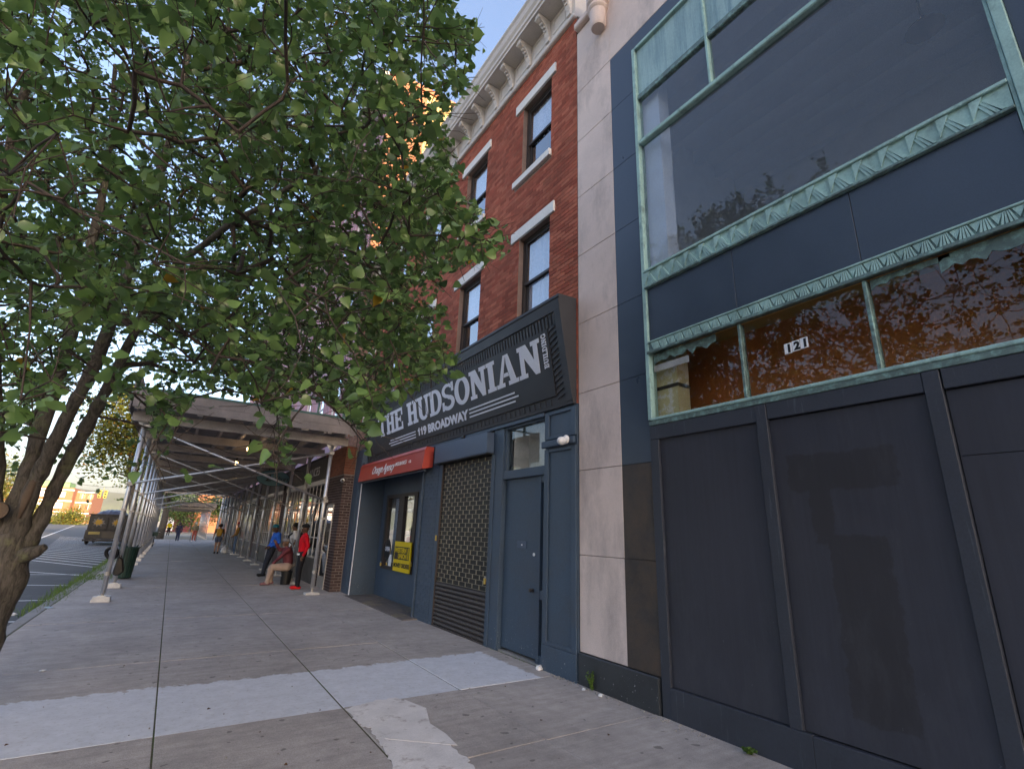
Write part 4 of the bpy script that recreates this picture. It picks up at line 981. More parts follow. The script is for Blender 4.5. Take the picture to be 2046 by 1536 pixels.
text_obj('2 ALICES', .42, MT['whitep'], SH, (XS - .044, 19.9, 3.40), (0, -1, 0), (0, 0, 1), -.004, ext=.002, sx=1.0, space=1.25)
# hanging oval sign
ov = thing('oval_sign', (2.95, 21, 3.4), 'teal oval hanging sign with a dark figure two under the shed', 'sign')
cx, cz = 2.93, 3.42; E_ = [(cx + .58 * math.cos(t * math.pi / 20), 21., cz + .29 * math.sin(t * math.pi / 20)) for t in range(40)]
add('board', MB().prism(E_, (0, .05, 0)), M('oval_teal', (.07, .16, .19), .5, .1, 3, .1, 60), ov)
add('rim', MB().tube([(x, y + .02, z) for x, y, z in E_ + E_[:1]], .022, 6, False), MT['frame'], ov)
text_obj('2', .42, MT['black'], ov, (cx - .28, 20.995, cz - .12), (1, 0, 0), (0, 0, 1), .004, ext=.003); text_obj('Alices', .22, MT['black'], ov, (cx + .0, 20.995, cz - .08), (1, 0, 0), (0, 0, 1), .002, .3, .003)
bx('bracket', MT['frame'], ov, cx - .3, XS + .0, 21.01, 21.04, cz + .32, cz + .36); bx('bracket', MT['frame'], ov, cx - .2, cx - .17, 21.01, 21.04, cz + .25, cz + .32); bx('bracket', MT['frame'], ov, cx + .2, cx + .23, 21.01, 21.04, cz + .25, cz + .32)

# ================================================================== SIDEWALK SHED
def shed(name, label, y0, nb, sp_, xl, xr, zb, brace):
    s = thing(name, ((xl + xr) / 2, y0, 0), label, 'scaffold', 'scaffold sheds over the pavement')
    yend = y0 + (nb - 1) * sp_
    def post(x, y, i, left):
        p = add('post', MB().tube([(x, y, .16), (x, y, zb - .02)], .052, 12), MT['steel'], s, smooth=True)
        if left:
            bx('timber_pad', MT['woodpale'], p, x - .17, x + .16, y - .16, y + .15, 0.004, .055); bx('timber_pad', MT['woodpale'], p, x - .15, x + .15, y - .15, y + .15, .057, .105)
        else: bx('timber_pad', MT['woodpale'], p, x - .17, x + .17, y - .13, y + .13, .004, .05)
        bx('base_plate', MT['steel'], p, x - .08, x + .08, y - .08, y + .08, .107 if left else .052, .12 if left else .064)
        add('screw_jack', MB().tube([(x, y, .12 if left else .064), (x, y, .16)], .03, 10), MT['steelw'], p)
        add('collar', MB().tube([(x, y, .52), (x, y, .60)], .062, 12), MT['steelw'], p)
        for zc in (1.9, 2.45): add('clamp', MB().box(x - .06, x + .06, y - .062, y + .03, zc, zc + .05), MT['steelw'], p) if i < 8 else None
        add('head_gusset', MB().prism([(x - .16, y - .005, zb), (x - .045, y - .005, zb - .17), (x + .045, y - .005, zb - .17), (x + .16, y - .005, zb)], (0, .012, 0)), MT['woodpale'] if i == 0 else MT['steelw'], p)
    for i in range(nb):
        y = y0 + i * sp_
        post(xl, y, i, True); post(xr, y, i, False)
        bx('cross_beam', MT['wood'], s, xl - .28, xr + .42, y - .07, y + .07, zb, zb + .22, bevel=.006)
    for k in range(9):
        x = xl - .1 + (xr - xl + .35) * k / 8
        bx('joist', MT['wood'], s, x - .035, x + .035, y0 - .45, yend + .3, zb + .222, zb + .40)
    y = y0 - .45; n = 0
    while y < yend + .3:
        w_ = random.uniform(.20, .25)
        if n < 150: bx('deck_plank', MT['woodd'], s, xl - .27 - random.uniform(0, .05), xr + .44, y, y + w_ - .012, zb + .402, zb + .448 + random.uniform(0, .006))
        y += w_; n += 1
    bx('edge_board', MT['green'], s, xl - .30, xr + .50, y0 - .49, y0 - .452, zb + .68, zb + .74); bx('edge_board', MT['woodd'], s, xl - .30, xr + .50, y0 - .485, y0 - .457, zb + .47, zb + .678); bx('edge_board', MT['woodd'], s, xl - .30, xr + .50, y0 - .485, y0 - .457, zb + .26, zb + .465)
    for k in range(9):
        x = xl - .2 + (xr - xl + .6) * k / 8; bx('edge_stud', MT['wood'], s, x - .05, x + .05, y0 - .455, y0 - .38, zb + .225, zb + .72)
    # street side parapet boards, rails at the end
    y = y0 - .45
    while y < yend: bx('parapet_panel', MT['woodd'], s, xl - .36, xl - .33, y, min(y + 2.4, yend + .3) - .01, zb + .20, zb + 1.25); y += 2.4
    for k in range(3):
        x = xr + .1 + k * .2; bx('rail_post', MT['green'], s, x - .03, x + .03, y0 - .45, y0 - .39, zb + .742, zb + 1.65)
    bx('rail_post', MT['woodpale'], s, xr + .66, xr + .70, y0 - .40, y0 - .36, zb + .5, zb + 1.5); add('rail_brace', MB().obox((xr + .2, y0 - .42, zb + .8), (xr + .65, y0 - .42, zb + 1.55), .04, .04), MT['woodpale'], s)
    for z in (1.15, 1.62): bx('guard_rail', MT['green'], s, xl - .3, xr + .6, y0 - .43, y0 - .40, zb + z, zb + z + .05)
    for k in range(4):
        x = xl + .3 + k * 1.15; bx('rail_post', MT['green'], s, x - .025, x + .025, y0 - .45, y0 - .39, zb + .742, zb + 1.67)
    for i in brace:
        y = y0 + i * sp_
        for (a, za, b, zb_) in ((xl, 2.5, xr, 3.70), (xl + .05, 3.83, xr, 2.39)):
            za, zb_ = za * zb / 3.95, zb_ * zb / 3.95; off = -.07 if a == xl else -.12
            br = add('brace', MB().tube([(a, y + off, za), (b, y + off, zb_)], .026, 8), MT['steel'], s, smooth=True)
            for q, zq in ((a, za), (b, zb_)): bx('coupler', MT['steelw'], br, q - .06, q + .06, y + off - .035, y + .05, zq - .04, zq + .04)
    for i in range(0, nb - 1, 1):
        if i % 3 == 1: add('ledger', MB().tube([(xr + .05, y0 + i * sp_, 2.2), (xr + .05, y0 + (i + 1) * sp_, 2.2)], .022, 8), MT['steelw'], s); add('ledger', MB().tube([(xr + .05, y0 + i * sp_, .62), (xr + .05, y0 + (i + 1) * sp_, 2.15)], .018, 8), MT['steelw'], s)
    return s
sh1 = shed('sidewalk_shed', 'near scaffold shed with steel posts and timber deck over the pavement', 14.5, 14, 2.75, -.95, 3.40, 3.95, (0, 2, 4, 7, 10))
sh2 = shed('sidewalk_shed', 'far second scaffold shed beyond the gap at the end of the pavement', 66., 8, 2.75, -.95, 3.40, 3.1, ())
bulb = emis('lit_bulb', (1.0, .72, .38), 9.)
for k, (px, py) in enumerate(((497, 897), (472, 925))):
    zc = 3.83; v = ray(px, py); t = (zc - CAMH) / v[2]; p = Vector((v[0] * t, v[1] * t, zc))
    l = thing('bulb_lamp', p, 'lit bulb hanging under the shed deck, %s of the two' % ('nearer' if k == 0 else 'farther'), 'lamp', 'bulbs under the shed')
    add('bulb', MB().ball(p, .055, 12), bulb, l, smooth=True); add('socket', MB().tube([p + Vector((0, 0, .05)), p + Vector((0, 0, .3))], .022, 8), MT['black'], l)
for c in range(2):                                # string of festoon cable
    pts = [Vector((-.8 + 4.0 * t / 24, 15.2 + c * 7 + 5 * t / 24, 3.9 - .12 * math.sin(math.pi * (t % 8) / 8))) for t in range(25)]
    add('festoon_cable', MB().tube(pts, .008, 5), MT['black'], label='thin black light cable strung under the shed deck, %s run' % ('near' if c == 0 else 'far'), cat='cable')

# ================================================================== TREES
def leaf_shape(var):
    """heart-shaped pear leaf, unit length, folded along the midrib; returns verts, faces"""
    out = [(.0, .0), (.30, -.05), (.46, .14), (.45, .40), (.30, .66), (.10, .90)]
    rib = [(0, 0), (0, .16), (0, .40), (0, .66), (0, .9), (0, 1.06)]
    fold, curl = ((.18, .10), (.34, .28), (.10, -.18), (.45, .15))[var]
    vs = []
    for s in (-1, 1):
        for x, y in out[1:]: vs.append((s * x, y, abs(x) * fold + .05 * math.sin(y * 7 + s) - curl * y * y))
    rb = len(vs)
    for x, y in rib: vs.append((0, y, -curl * y * y))
    pt = len(vs); vs += [(-.012, -.42, .04), (.012, -.42, .04)]
    fs = []
    for k, o in ((0, 0), (1, 5)):
        q = [(rb, o, o + 1, rb + 1), (rb + 1, o + 1, o + 2, rb + 2), (rb + 2, o + 2, o + 3, rb + 3), (rb + 3, o + 3, o + 4, rb + 4), (rb + 4, o + 4, rb + 5)]
        fs += [f if k else f[::-1] for f in q]
    fs.append((pt, pt + 1, rb))
    return np.array(vs, float), fs
LEAF = [leaf_shape(k) for k in range(4)]
LEAF_SMALL = (np.array([(0, 0, 0), (.4, .25, .1), (.38, .6, .05), (0, 1, -.1), (-.38, .6, .05), (-.4, .25, .1)], float), [(0, 1, 2, 3), (0, 3, 4, 5)])

def mesh_np(name, V, faces_list, mats_, smooth=True):
    """V (n,3); faces_list: list of int arrays of shape (k, m)"""
    me = bpy.data.meshes.new(name); me.vertices.add(len(V)); me.vertices.foreach_set('co', np.ascontiguousarray(V, dtype=np.float32).ravel())
    loops = np.concatenate([f.ravel() for f in faces_list]); tot = np.concatenate([np.full(len(f), f.shape[1]) for f in faces_list])
    start = np.concatenate([[0], np.cumsum(tot)[:-1]])
    me.loops.add(len(loops)); me.loops.foreach_set('vertex_index', loops.astype(np.int32))
    me.polygons.add(len(tot)); me.polygons.foreach_set('loop_start', start.astype(np.int32)); me.polygons.foreach_set('loop_total', tot.astype(np.int32))
    if smooth: me.polygons.foreach_set('use_smooth', np.ones(len(tot), bool))
    for m_ in mats_: me.materials.append(m_)
    me.update(calc_edges=True); me.validate(); return me
def frames(n, droop=.35):
    """random leaf frames: (n,3,3) columns = side, tip direction, normal; normals biased upwards, tips drooping"""
    nrm = rng.normal(size=(n, 3)) * .62 + np.array([-.12, -.15, .75]); nrm /= np.linalg.norm(nrm, axis=1)[:, None]
    d = rng.normal(size=(n, 3)) + np.array([0, 0, -droop]); d -= nrm * (d * nrm).sum(1)[:, None]; d /= np.linalg.norm(d, axis=1)[:, None]
    s = np.cross(d, nrm); return np.stack([s, d, nrm], axis=2)
def scatter(shape, P, Fm, size):
    vs, fs = shape; n = len(P)
    V = np.einsum('nij,vj->nvi', Fm, vs) * size[:, None, None] + P[:, None, :]
    off = (np.arange(n) * len(vs))[:, None]; by = {}
    for f in fs: by.setdefault(len(f), []).append(f)
    return V.reshape(-1, 3), {k: (np.array(v)[None] + off[:, :, None]).reshape(-1, k) for k, v in by.items()}
def join_leaves(name, groups, mat, parent, **k):
    Vs, F = [], {}; o = 0
    for V, fd in groups:
        Vs.append(V)
        for q, a in fd.items(): F.setdefault(q, []).append(a + o)
        o += len(V)
    me = mesh_np(name, np.concatenate(Vs), [np.concatenate(a) for a in F.values()], [mat])
    ob = bpy.data.objects.new(name, me); link(ob, parent); ob['_w'] = (0, 0, 0); ob['kind'] = 'stuff'; return ob

def inpoly(x, y, poly):
    c = np.zeros(len(x), bool); j = len(poly) - 1
    for i in range(len(poly)):
        xi, yi = poly[i]; xj, yj = poly[j]
        hit = ((yi > y) != (yj > y)) & (x < (xj - xi) * (y - yi) / (yj - yi + 1e-9) + xi); c ^= hit; j = i
    return c
CROWN = [(-400, -400), (860, -400), (880, 0), (908, 40), (945, 65), (928, 150), (905, 200), (868, 235), (895, 285), (908, 330), (890, 385), (940, 405), (968, 440), (1000, 470), (1008, 508), (955, 520), (900, 545), (868, 575), (890, 610), (862, 650), (900, 722), (895, 750), (845, 765), (792, 790), (752, 835), (752, 850), (715, 862), (690, 840), (640, 800), (600, 790), (572, 800), (566, 915), (545, 920), (538, 830), (500, 795), (440, 780), (400, 795), (365, 815), (345, 830), (330, 905), (310, 905), (300, 830), (278, 800), (235, 785), (190, 812), (120, 770), (75, 850), (30, 885), (-400, 880)]
THIN = [(-400, 640), (250, 640), (420, 700), (480, 760), (430, 800), (250, 790), (200, 830), (-400, 890)]

tree = thing('street_tree', (-1.25, 6.2, 0), 'large leafy street tree with several leaning stems at the kerb on the left', 'tree')
TYY = 6.2
def tp(px, py, Y=TYY): return ony(px, py, Y)
stems = [
    ([(-1.56, 6.2, -.05), (-1.50, 6.2, .25), tp(-62, 1310), tp(-42, 1262), tp(-24, 1215), tp(0, 1165), tp(13, 1110), tp(24, 1065)], [.27, .22, .20, .195, .195, .20, .185, .14]),
    ([tp(14, 1085), tp(22, 1050), tp(31, 1009, 6.25), tp(44, 970, 6.25), tp(64, 913, 6.3), tp(118, 740, 6.4), tp(150, 640, 6.5), tp(180, 500, 6.6), tp(215, 330, 6.6), tp(230, 130, 6.6)], [.12, .10, .082, .076, .075, .078, .066, .052, .04, .03]),
    ([tp(28, 1085), tp(40, 1050, 6.15), tp(53, 1009, 6.1), tp(68, 970, 6.05), tp(96, 913, 5.95), tp(143, 815, 5.8), tp(184, 740, 5.7), tp(240, 590, 5.4), tp(290, 430, 5.1), tp(350, 250, 4.7), tp(380, 90, 4.5)], [.12, .09, .076, .073, .074, .064, .066, .055, .045, .034, .025]),
    ([tp(46, 1090), tp(74, 1052, 6.2), tp(94, 1009, 6.2), tp(112, 970, 6.15), tp(141, 913, 6.1), tp(185, 830, 6.0), tp(222, 761, 5.9), tp(266, 670, 5.7), tp(330, 560, 5.3), tp(430, 470, 4.7), tp(540, 400, 4.1), tp(640, 330, 3.6)], [.12, .078, .068, .066, .072, .066, .056, .05, .042, .034, .026, .018]),
    ([tp(-2, 1105), tp(-14, 1010), tp(-8, 900, 6.2), tp(-12, 760, 6.0), tp(-20, 560, 5.6), tp(10, 330, 5.0), tp(60, 150, 4.6)], [.12, .085, .075, .062, .05, .036, .026]),
]
for i, (p, r) in enumerate(stems):
    # smooth the polyline a little and roughen the radius
    pp, rr = [], []
    r = [q * (.84 if i == 0 else .80) for q in r]
    for k in range(len(p) - 1):
        for q in range(4):
            t = q / 4; a = Vector(p[max(k - 1, 0)]); b_ = Vector(p[k]); c_ = Vector(p[k + 1]); d_ = Vector(p[min(k + 2, len(p) - 1)])
            pp.append(.5 * ((2 * b_) + (c_ - a) * t + (2 * a - 5 * b_ + 4 * c_ - d_) * t * t + (-a + 3 * b_ - 3 * c_ + d_) * t ** 3)); rr.append((r[k] * (1 - t) + r[k + 1] * t) * random.uniform(.95, 1.06))
    pp.append(Vector(p[-1])); rr.append(r[-1])
    b = MB().tube(pp, rr, 18)
    b.v = [tuple(Vector(v) + Vector((math.sin(v[2] * 23 + v[0] * 40), math.cos(v[2] * 19 + v[1] * 37), 0)) * .006) for v in b.v]
    add('trunk' if i == 0 else 'stem', b, MT['bark'], tree, smooth=True)
cutp = tp(-6, 1020, 6.08); add('cut_limb', MB().tube([cutp, cutp + Vector((.02, -.10, .0))], [.08, .07], 16), MT['cut'], tree)
st0 = tp(36, 1112, 6.15); add('limb_stub', MB().tube([st0, st0 + Vector((.12, -.05, .05)), st0 + Vector((.17, -.07, .09))], [.085, .05, .028], 12), MT['bark'], tree, smooth=True)
sc = [tp(38, 1035, 6.06), tp(54, 992, 6.04), tp(72, 955, 6.0), tp(90, 915, 5.93)]
add('bark_scar', MB().tube(sc, [.012, .036, .034, .01], 8), MT['cut'], tree, smooth=True)

# twig clusters fill the crown
cen, rad = np.array([-.9, 5.0, 5.0]), np.array([3.5, 5.0, 3.9])
pts = []
N_IN, N_OUT = 3300, 620; ni = no = 0
while ni < N_IN or no < N_OUT:
    q = rng.uniform(-1, 1, size=(6000, 3)); rr = (q ** 2).sum(1); q = q[(rr < 1) & (rr > .10)]; P = cen + q * rad
    d = np.linalg.norm(P - np.array([0, 0, CAMH]), axis=1); P = P[(d > 1.45) & (P[:, 2] > 2.02) & (P[:, 0] < 2.9)]
    x, y, z = project(P); fr_ = (z > .3) & (x > -60) & (x < 2106) & (y > -60) & (y < 1596); ok = inpoly(x, y, CROWN) & (z > .3)
    thin = inpoly(x, y, THIN)
    d = np.linalg.norm(P - np.array([0, 0, CAMH]), axis=1)
    near = np.clip((d - 1.4) / 1.6, .12, 1.)              # fewer twigs right at the lens
    for i in range(len(P)):
        if fr_[i]:
            if ok[i] and ni < N_IN and rng.random() < near[i] * (.45 if thin[i] else 1.): pts.append(P[i]); ni += 1
        elif not (z[i] > .3 and x[i] > 900) and no < N_OUT and P[i][2] > 3.: pts.append(P[i]); no += 1
# hanging sprays that the photograph shows below the crown
for px, py, dd in ((340, 885, 3.0), (318, 930, 3.0), (300, 905, 3.1), (545, 905, 2.6), (548, 880, 2.6), (560, 925, 2.6), (745, 868, 3.2), (722, 880, 3.2), (700, 850, 3.3), (985, 485, 2.8), (960, 480, 2.8), (930, 470, 2.9), (890, 735, 3.0), (860, 748, 3.0), (825, 755, 3.1), (905, 60, 3.3), (925, 75, 3.3), (908, 150, 3.4), (60, 790, 4.0), (30, 820, 4.0), (110, 745, 4.2), (880, 690, 3.1), (850, 700, 3.1), (920, 500, 2.9), (880, 470, 3.)):
    v = ray(px, py); v = v / np.linalg.norm(v); pts.append(np.array([0, 0, CAMH]) + v * dd)
pts = np.array(pts)
# grow a branch network from the stems outwards to every cluster
nodes = []; par = []; fixed_r = []
for (p, r) in stems[1:]:
    prev_ = -1
    for k in range(len(p) - 1):
        for q in range(3):
            if k < 2: continue
            nodes.append(np.array(Vector(p[k]).lerp(Vector(p[k + 1]), q / 3))); par.append(prev_); prev_ = len(nodes) - 1; fixed_r.append(r[k])
nfix = len(nodes)
root = np.array(tp(60, 1000))
order = np.argsort(np.linalg.norm(pts - root, axis=1)); A = np.zeros((nfix + 2 * len(pts), 3)); A[:nfix] = nodes; cnt = nfix
PL = np.zeros(len(A)); par = par + [0] * (2 * len(pts)); tips = []
for i in order:
    p = pts[i]; d = np.linalg.norm(A[:cnt] - p, axis=1) + .10 * PL[:cnt]; j = int(np.argmin(d))
    mid = (A[j] + p) / 2 + rng.normal(size=3) * .05 * np.linalg.norm(A[j] - p) + np.array([0, 0, .04 * np.linalg.norm(A[j] - p)])
    A[cnt] = mid; par[cnt] = j; PL[cnt] = PL[j] + np.linalg.norm(mid - A[j]); A[cnt + 1] = p; par[cnt + 1] = cnt; PL[cnt + 1] = PL[cnt] + np.linalg.norm(p - mid); tips.append((cnt + 1, cnt)); cnt += 2
desc = np.zeros(cnt)
for t, _ in tips: desc[t] += 1
for k in range(cnt - 1, nfix - 1, -1): desc[par[k]] += desc[k]
mb = MB()
for k in range(nfix, cnt):
    j = par[k]; r1 = min(.0018 + .0014 * math.sqrt(desc[k]), .024); r0 = min(.0018 + .0014 * math.sqrt(desc[j]), .025) if j >= nfix else min(r1 * 1.25, .035)
    mb.tube([A[j], A[k]], [r0, r1], 5, False)
add('branches', mb, MT['twig'], tree, smooth=True, kind='stuff')
# leaves: short side shoots with alternating leaves around each tip
LP = []; TW = MB()
for t, mnode in tips:
    p = A[t]; d0 = A[t] - A[mnode]; d0 = d0 / (np.linalg.norm(d0) + 1e-6)
    for s_ in range(int(rng.integers(2, 4))):
        d = d0 * .6 + rng.normal(size=3) * .7 + np.array([0, 0, .05]); d /= np.linalg.norm(d); L = rng.uniform(.14, .30); q = p + d * L
        mid_ = p + d * L * .5 + rng.normal(size=3) * .015
        TW.tube([p, mid_, q], [.0026, .0021, .0014], 4, False)
        for k in range(int(rng.integers(5, 8))):
            LP.append(p + d * L * rng.uniform(.1, 1.05) + rng.normal(size=3) * .032)
add('twigs', TW, MT['twig'], tree, kind='stuff')
LP = np.array(LP); d = np.linalg.norm(LP - np.array([0, 0, CAMH]), axis=1); LP = LP[(d > 1.3) & (LP[:, 2] > 1.85)]
x, y, z = project(LP); infr = (z > .2) & (x > -40) & (x < 2086) & (y > -40) & (y < 1576)
keep = ~infr | inpoly(x, y, [(a + (14 if a > 500 else 0), b) for a, b in CROWN]) | (rng.random(len(LP)) < .10); LP = LP[keep]; infr = infr[keep]
d = np.linalg.norm(LP - np.array([0, 0, CAMH]), axis=1); dd = np.where(infr, d, 99.); idx = np.argsort(dd)
single = idx[:300]; rest = idx[300:]
Fm = frames(len(LP)); size = rng.uniform(.044, .076, len(LP))
pick = rng.integers(0, 4, len(LP))
join_leaves('foliage', [scatter(LEAF[v], LP[rest][pick[rest] == v], Fm[rest][pick[rest] == v], size[rest][pick[rest] == v]) for v in range(4)], MT['leaf'], tree)
def fine_leaf(var):
    fold, curl, wav = ((.20, .12, .05), (.38, .30, .04), (.10, -.20, .07), (.5, .16, .05))[var]; n_ = 11; vs, fs = [], []
    for k in range(n_):
        t = k / (n_ - 1); y_ = -.04 + 1.1 * t; wd = .50 * (math.sin(math.pi * min(1, .12 + t * .90)) ** .72) * (1 - .35 * t * t) if t < 1 else .0
        if k == 0: wd = .20
        for u_ in (-1, -.55, 0, .55, 1):
            yy = y_ - (.12 * abs(u_) if k == 0 else 0); vs.append((u_ * wd, yy, abs(u_) * wd * fold - curl * y_ * y_ + wav * math.sin(9 * t + 2 * u_) * abs(u_) * (1 - t)))
    for k in range(n_ - 1):
        for q in range(4): a_ = k * 5 + q; fs.append((a_, a_ + 1, a_ + 6, a_ + 5))
    b_ = len(vs); vs += [(-.014, -.45, .04), (.014, -.45, .04)]; fs.append((b_, b_ + 1, 2)); return vs, fs
lm = []
tints = [((.080, .155, .050), (.115, .205, .068)), ((.10, .185, .060), (.13, .225, .075)), ((.085, .165, .05), (.12, .21, .065)), ((.07, .14, .048), (.10, .185, .06))]
for v in range(4):
    vs, fs = fine_leaf(v); me = bpy.data.meshes.new('leaf'); me.from_pydata([tuple(a) for a in vs], [], fs); me.polygons.foreach_set('use_smooth', [True] * len(fs)); me.materials.append(mk_leaf('near_leaf', *tints[v], 0., .28, .33)); lm.append(me)
for k in single:
    o = bpy.data.objects.new('leaf', lm[pick[k]]); COL.objects.link(o); o.parent = tree; o.matrix_parent_inverse = Matrix.Translation(-WLOC(tree))
    R_ = Matrix([list(r_) for r_ in Fm[k]]); o.matrix_local = Matrix.Translation(Vector(LP[k])) @ R_.to_4x4() @ Matrix.Scale(float(size[k]), 4)

def far_tree(name, label, base, h, cr, cz, n, ls, mat, trunk=.16, lean=(0, 0), group=None, sq=.8, low=None):
    t = thing(name, base, label, 'tree', group); bx0 = Vector(base)
    top = bx0 + Vector((lean[0], lean[1], cz))
    if trunk: add('trunk', MB().tube([bx0 - Vector((0, 0, .1)), bx0.lerp(top, .35) + Vector((.06, 0, 0)), bx0.lerp(top, .7), top + Vector((0, 0, (h - cz) * .5))], [trunk * 1.25, trunk, trunk * .8, trunk * .2], 10), MT['bark'], t, smooth=True)
    c = np.array(top); nb = 60
    bl_ = c + rng.normal(size=(nb, 3)) * np.array([cr, cr, (h - cz) * sq]) * .45
    br = MB()
    if trunk:
        for q in bl_[:26]: br.tube([bx0.lerp(top, random.uniform(.55, 1.)), Vector(q)], [trunk * .22, .01], 5, False)
        add('branches', br, MT['twig'], t)
    P = bl_[rng.integers(0, nb, n)] + rng.normal(size=(n, 3)) * cr * .17
    if low: P[:, 2] = np.maximum(P[:, 2], low)
    V, F = scatter(LEAF_SMALL, P, frames(n), rng.uniform(.7, 1.3, n) * ls); cro = join_leaves('crown', [(V, F)], mat, t); return t
far_tree('street_tree', 'yellow green sunlit street tree beside the road behind the shed posts', (-1.35, 33.2, 0), 9.6, 2.1, 6.2, 11000, .12, MT['leafy'], .19, (-1.4, 0), low=3.3)
far_tree('street_tree', 'second street tree leaning beside the far shed posts', (-1.3, 44., 0), 9., 2.0, 6., 2600, .14, MT['leafg'], .17, (-.8, 0), low=3.)
far_tree('street_tree', 'thick trunked tree at the far end of the pavement', (-.7, 62., 0), 8., 2.6, 5.3, 3200, .16, MT['leafg'], .3, (0, 0), low=2.7)
far_tree('roadside_tree', 'bright yellow green tree across the road at the left edge', (-18.2, 85, -.2), 9.2, 3.0, 5.0, 5000, .2, MT['leafy'], .2)
far_tree('roadside_tree', 'green tree standing across the road, nearest of the row opposite', (-16.8, 22, -.2), 10.5, 3.6, 6., 3500, .22, MT['leafg'], .2)
far_tree('roadside_tree', 'yellowish tree across the road, middle of the row opposite', (-17.3, 38, -.2), 10., 3.3, 6., 3500, .22, MT['leafy'], .2)
far_tree('roadside_tree', 'yellowish tree across the road, farthest of the row opposite', (-18.5, 56, -.2), 10., 3.2, 6., 3500, .22, MT['leafy'], .2)
far_tree('end_tree', 'green tree beyond the far shed, left of the orange wall', (1.2, 108, -.2), 9., 3.8, 4.2, 3800, .26, MT['leafg'], .2)
far_tree('end_tree', 'green tree beyond the far shed, right of the orange wall', (6.8, 104, -.2), 9., 2.6, 4.8, 2600, .26, MT['leafg'], .2)
pf = lambda px, py, Y: ony(px, py, Y)
for k, (px, Y, cr, h, lb) in enumerate(((140, 190, 4.2, 5.2, 'round yellow green bush in front of the orange brick offices'), (112, 205, 3.4, 3.6, 'low yellow bush left of the round one by the offices'), (60, 215, 5.0, 9., 'yellow green bush between the tree stems far across the road'))):
    p = pf(px, 1038, Y); far_tree('roadside_bush', lb, (p.x, Y, -.2), h, cr, h * .35, 3000, .38, MT['leafy'], .1, sq=.7)

# ================================================================== PEOPLE
def person(label, loc, face, J, R_, mats_, voxel=.012, hair=None, extra=None, scale=1.):
    """J: joint name -> local (right, forward, up); bones are tapered capsules fused into one skin. face: heading angle (rad) of local +forward from +X"""
    root = thing('person', loc, label, 'person'); fw = Vector((math.cos(face), math.sin(face), 0)); rt = Vector((fw.y, -fw.x, 0))
    Wd = lambda p: Vector(loc) + (rt * p[0] + fw * p[1] + Vector((0, 0, p[2]))) * scale
    mb = MB(); caps = []
    for (a, ra, b, rb, mi) in R_:
        pa, pb = Wd(J[a] if isinstance(a, str) else a), Wd(J[b] if isinstance(b, str) else b); ra, rb = ra * scale, rb * scale
        caps.append((pa, ra, pb, rb, mi)); mb.ball(pa, ra, 12); mb.ball(pb, rb, 12)
        if (pb - pa).length > 1e-4: mb.tube([pa, pb], [ra, rb], 12)
    me = bpy.data.meshes.new('body'); me.from_pydata(mb.v, [], mb.f); tmp = bpy.data.objects.new('tmp', me); COL.objects.link(tmp)
    rm = tmp.modifiers.new('r', 'REMESH'); rm.mode = 'VOXEL'; rm.voxel_size = voxel; rm.use_smooth_shade = True
    sm = tmp.modifiers.new('s', 'SMOOTH'); sm.factor = .5; sm.iterations = 3
    ev = bpy.data.meshes.new_from_object(tmp.evaluated_get(bpy.context.evaluated_depsgraph_get())); bpy.data.objects.remove(tmp); bpy.data.meshes.remove(me)
    n = len(ev.polygons); C_ = np.zeros(n * 3); ev.polygons.foreach_get('center', C_); C_ = C_.reshape(-1, 3); best = np.full(n, 9.); idx_ = np.zeros(n, int)
    for pa, ra, pb, rb, mi in caps:
        a, b = np.array(pa), np.array(pb); ab = b - a; t = np.clip(((C_ - a) @ ab) / (ab @ ab + 1e-9), 0, 1); dd_ = np.linalg.norm(C_ - (a + t[:, None] * ab), axis=1) - (ra + (rb - ra) * t)
        m_ = dd_ < best; best[m_] = dd_[m_]; idx_[m_] = mi
    for m_ in mats_: ev.materials.append(m_)
    ev.polygons.foreach_set('material_index', idx_.astype(np.int32)); ev.polygons.foreach_set('use_smooth', np.ones(n, bool)); ev.update()
    base = Vector(loc); ev.transform(Matrix.Translation(-base)); ev.name = 'body'
    o = bpy.data.objects.new('body', ev); link(o, root); o.location = base; o['_w'] = tuple(base)
    hd = Wd(J['head']); 
    def face_parts():
        eyes = MB()
        for s in (-1, 1): add('eye', MB().ball(hd + rt * .034 * s * scale + fw * .092 * scale + Vector((0, 0, .012)) * scale, .011 * scale, 8), MT['black'], root)
    if hair:
        kind, hm = hair
        if kind == 'cap':
            c = MB(); 
            prof_ = [(.112, -.0), (.114, .03), (.10, .075), (.06, .105), (.001, .115)]
            c.lathe(hd + Vector((0, 0, .035)) * scale, [(r * scale, z * scale) for r, z in prof_], 16); capo = add('cap', c, hm, root, smooth=True)
            bp = [hd + (rt * (.085 * math.cos(t)) + fw * (.07 + .115 * math.sin(t)) + Vector((0, 0, .05))) * scale for t in np.linspace(0, math.pi, 9)]
            add('brim', MB().prism(bp, (0, 0, .008)), hm, capo)
        else:
            add('hair', MB().ball(hd + (fw * -.018 + Vector((0, 0, .035))) * scale, .112 * scale, 14, (1, 1, 1.02)), hm, root, smooth=True)
            if kind == 'long': add('hair_bun', MB().ball(hd + (fw * -.09 + Vector((0, 0, .07))) * scale, .075 * scale, 12), hm, root, smooth=True)
    face_parts(); return root, Wd, rt, fw

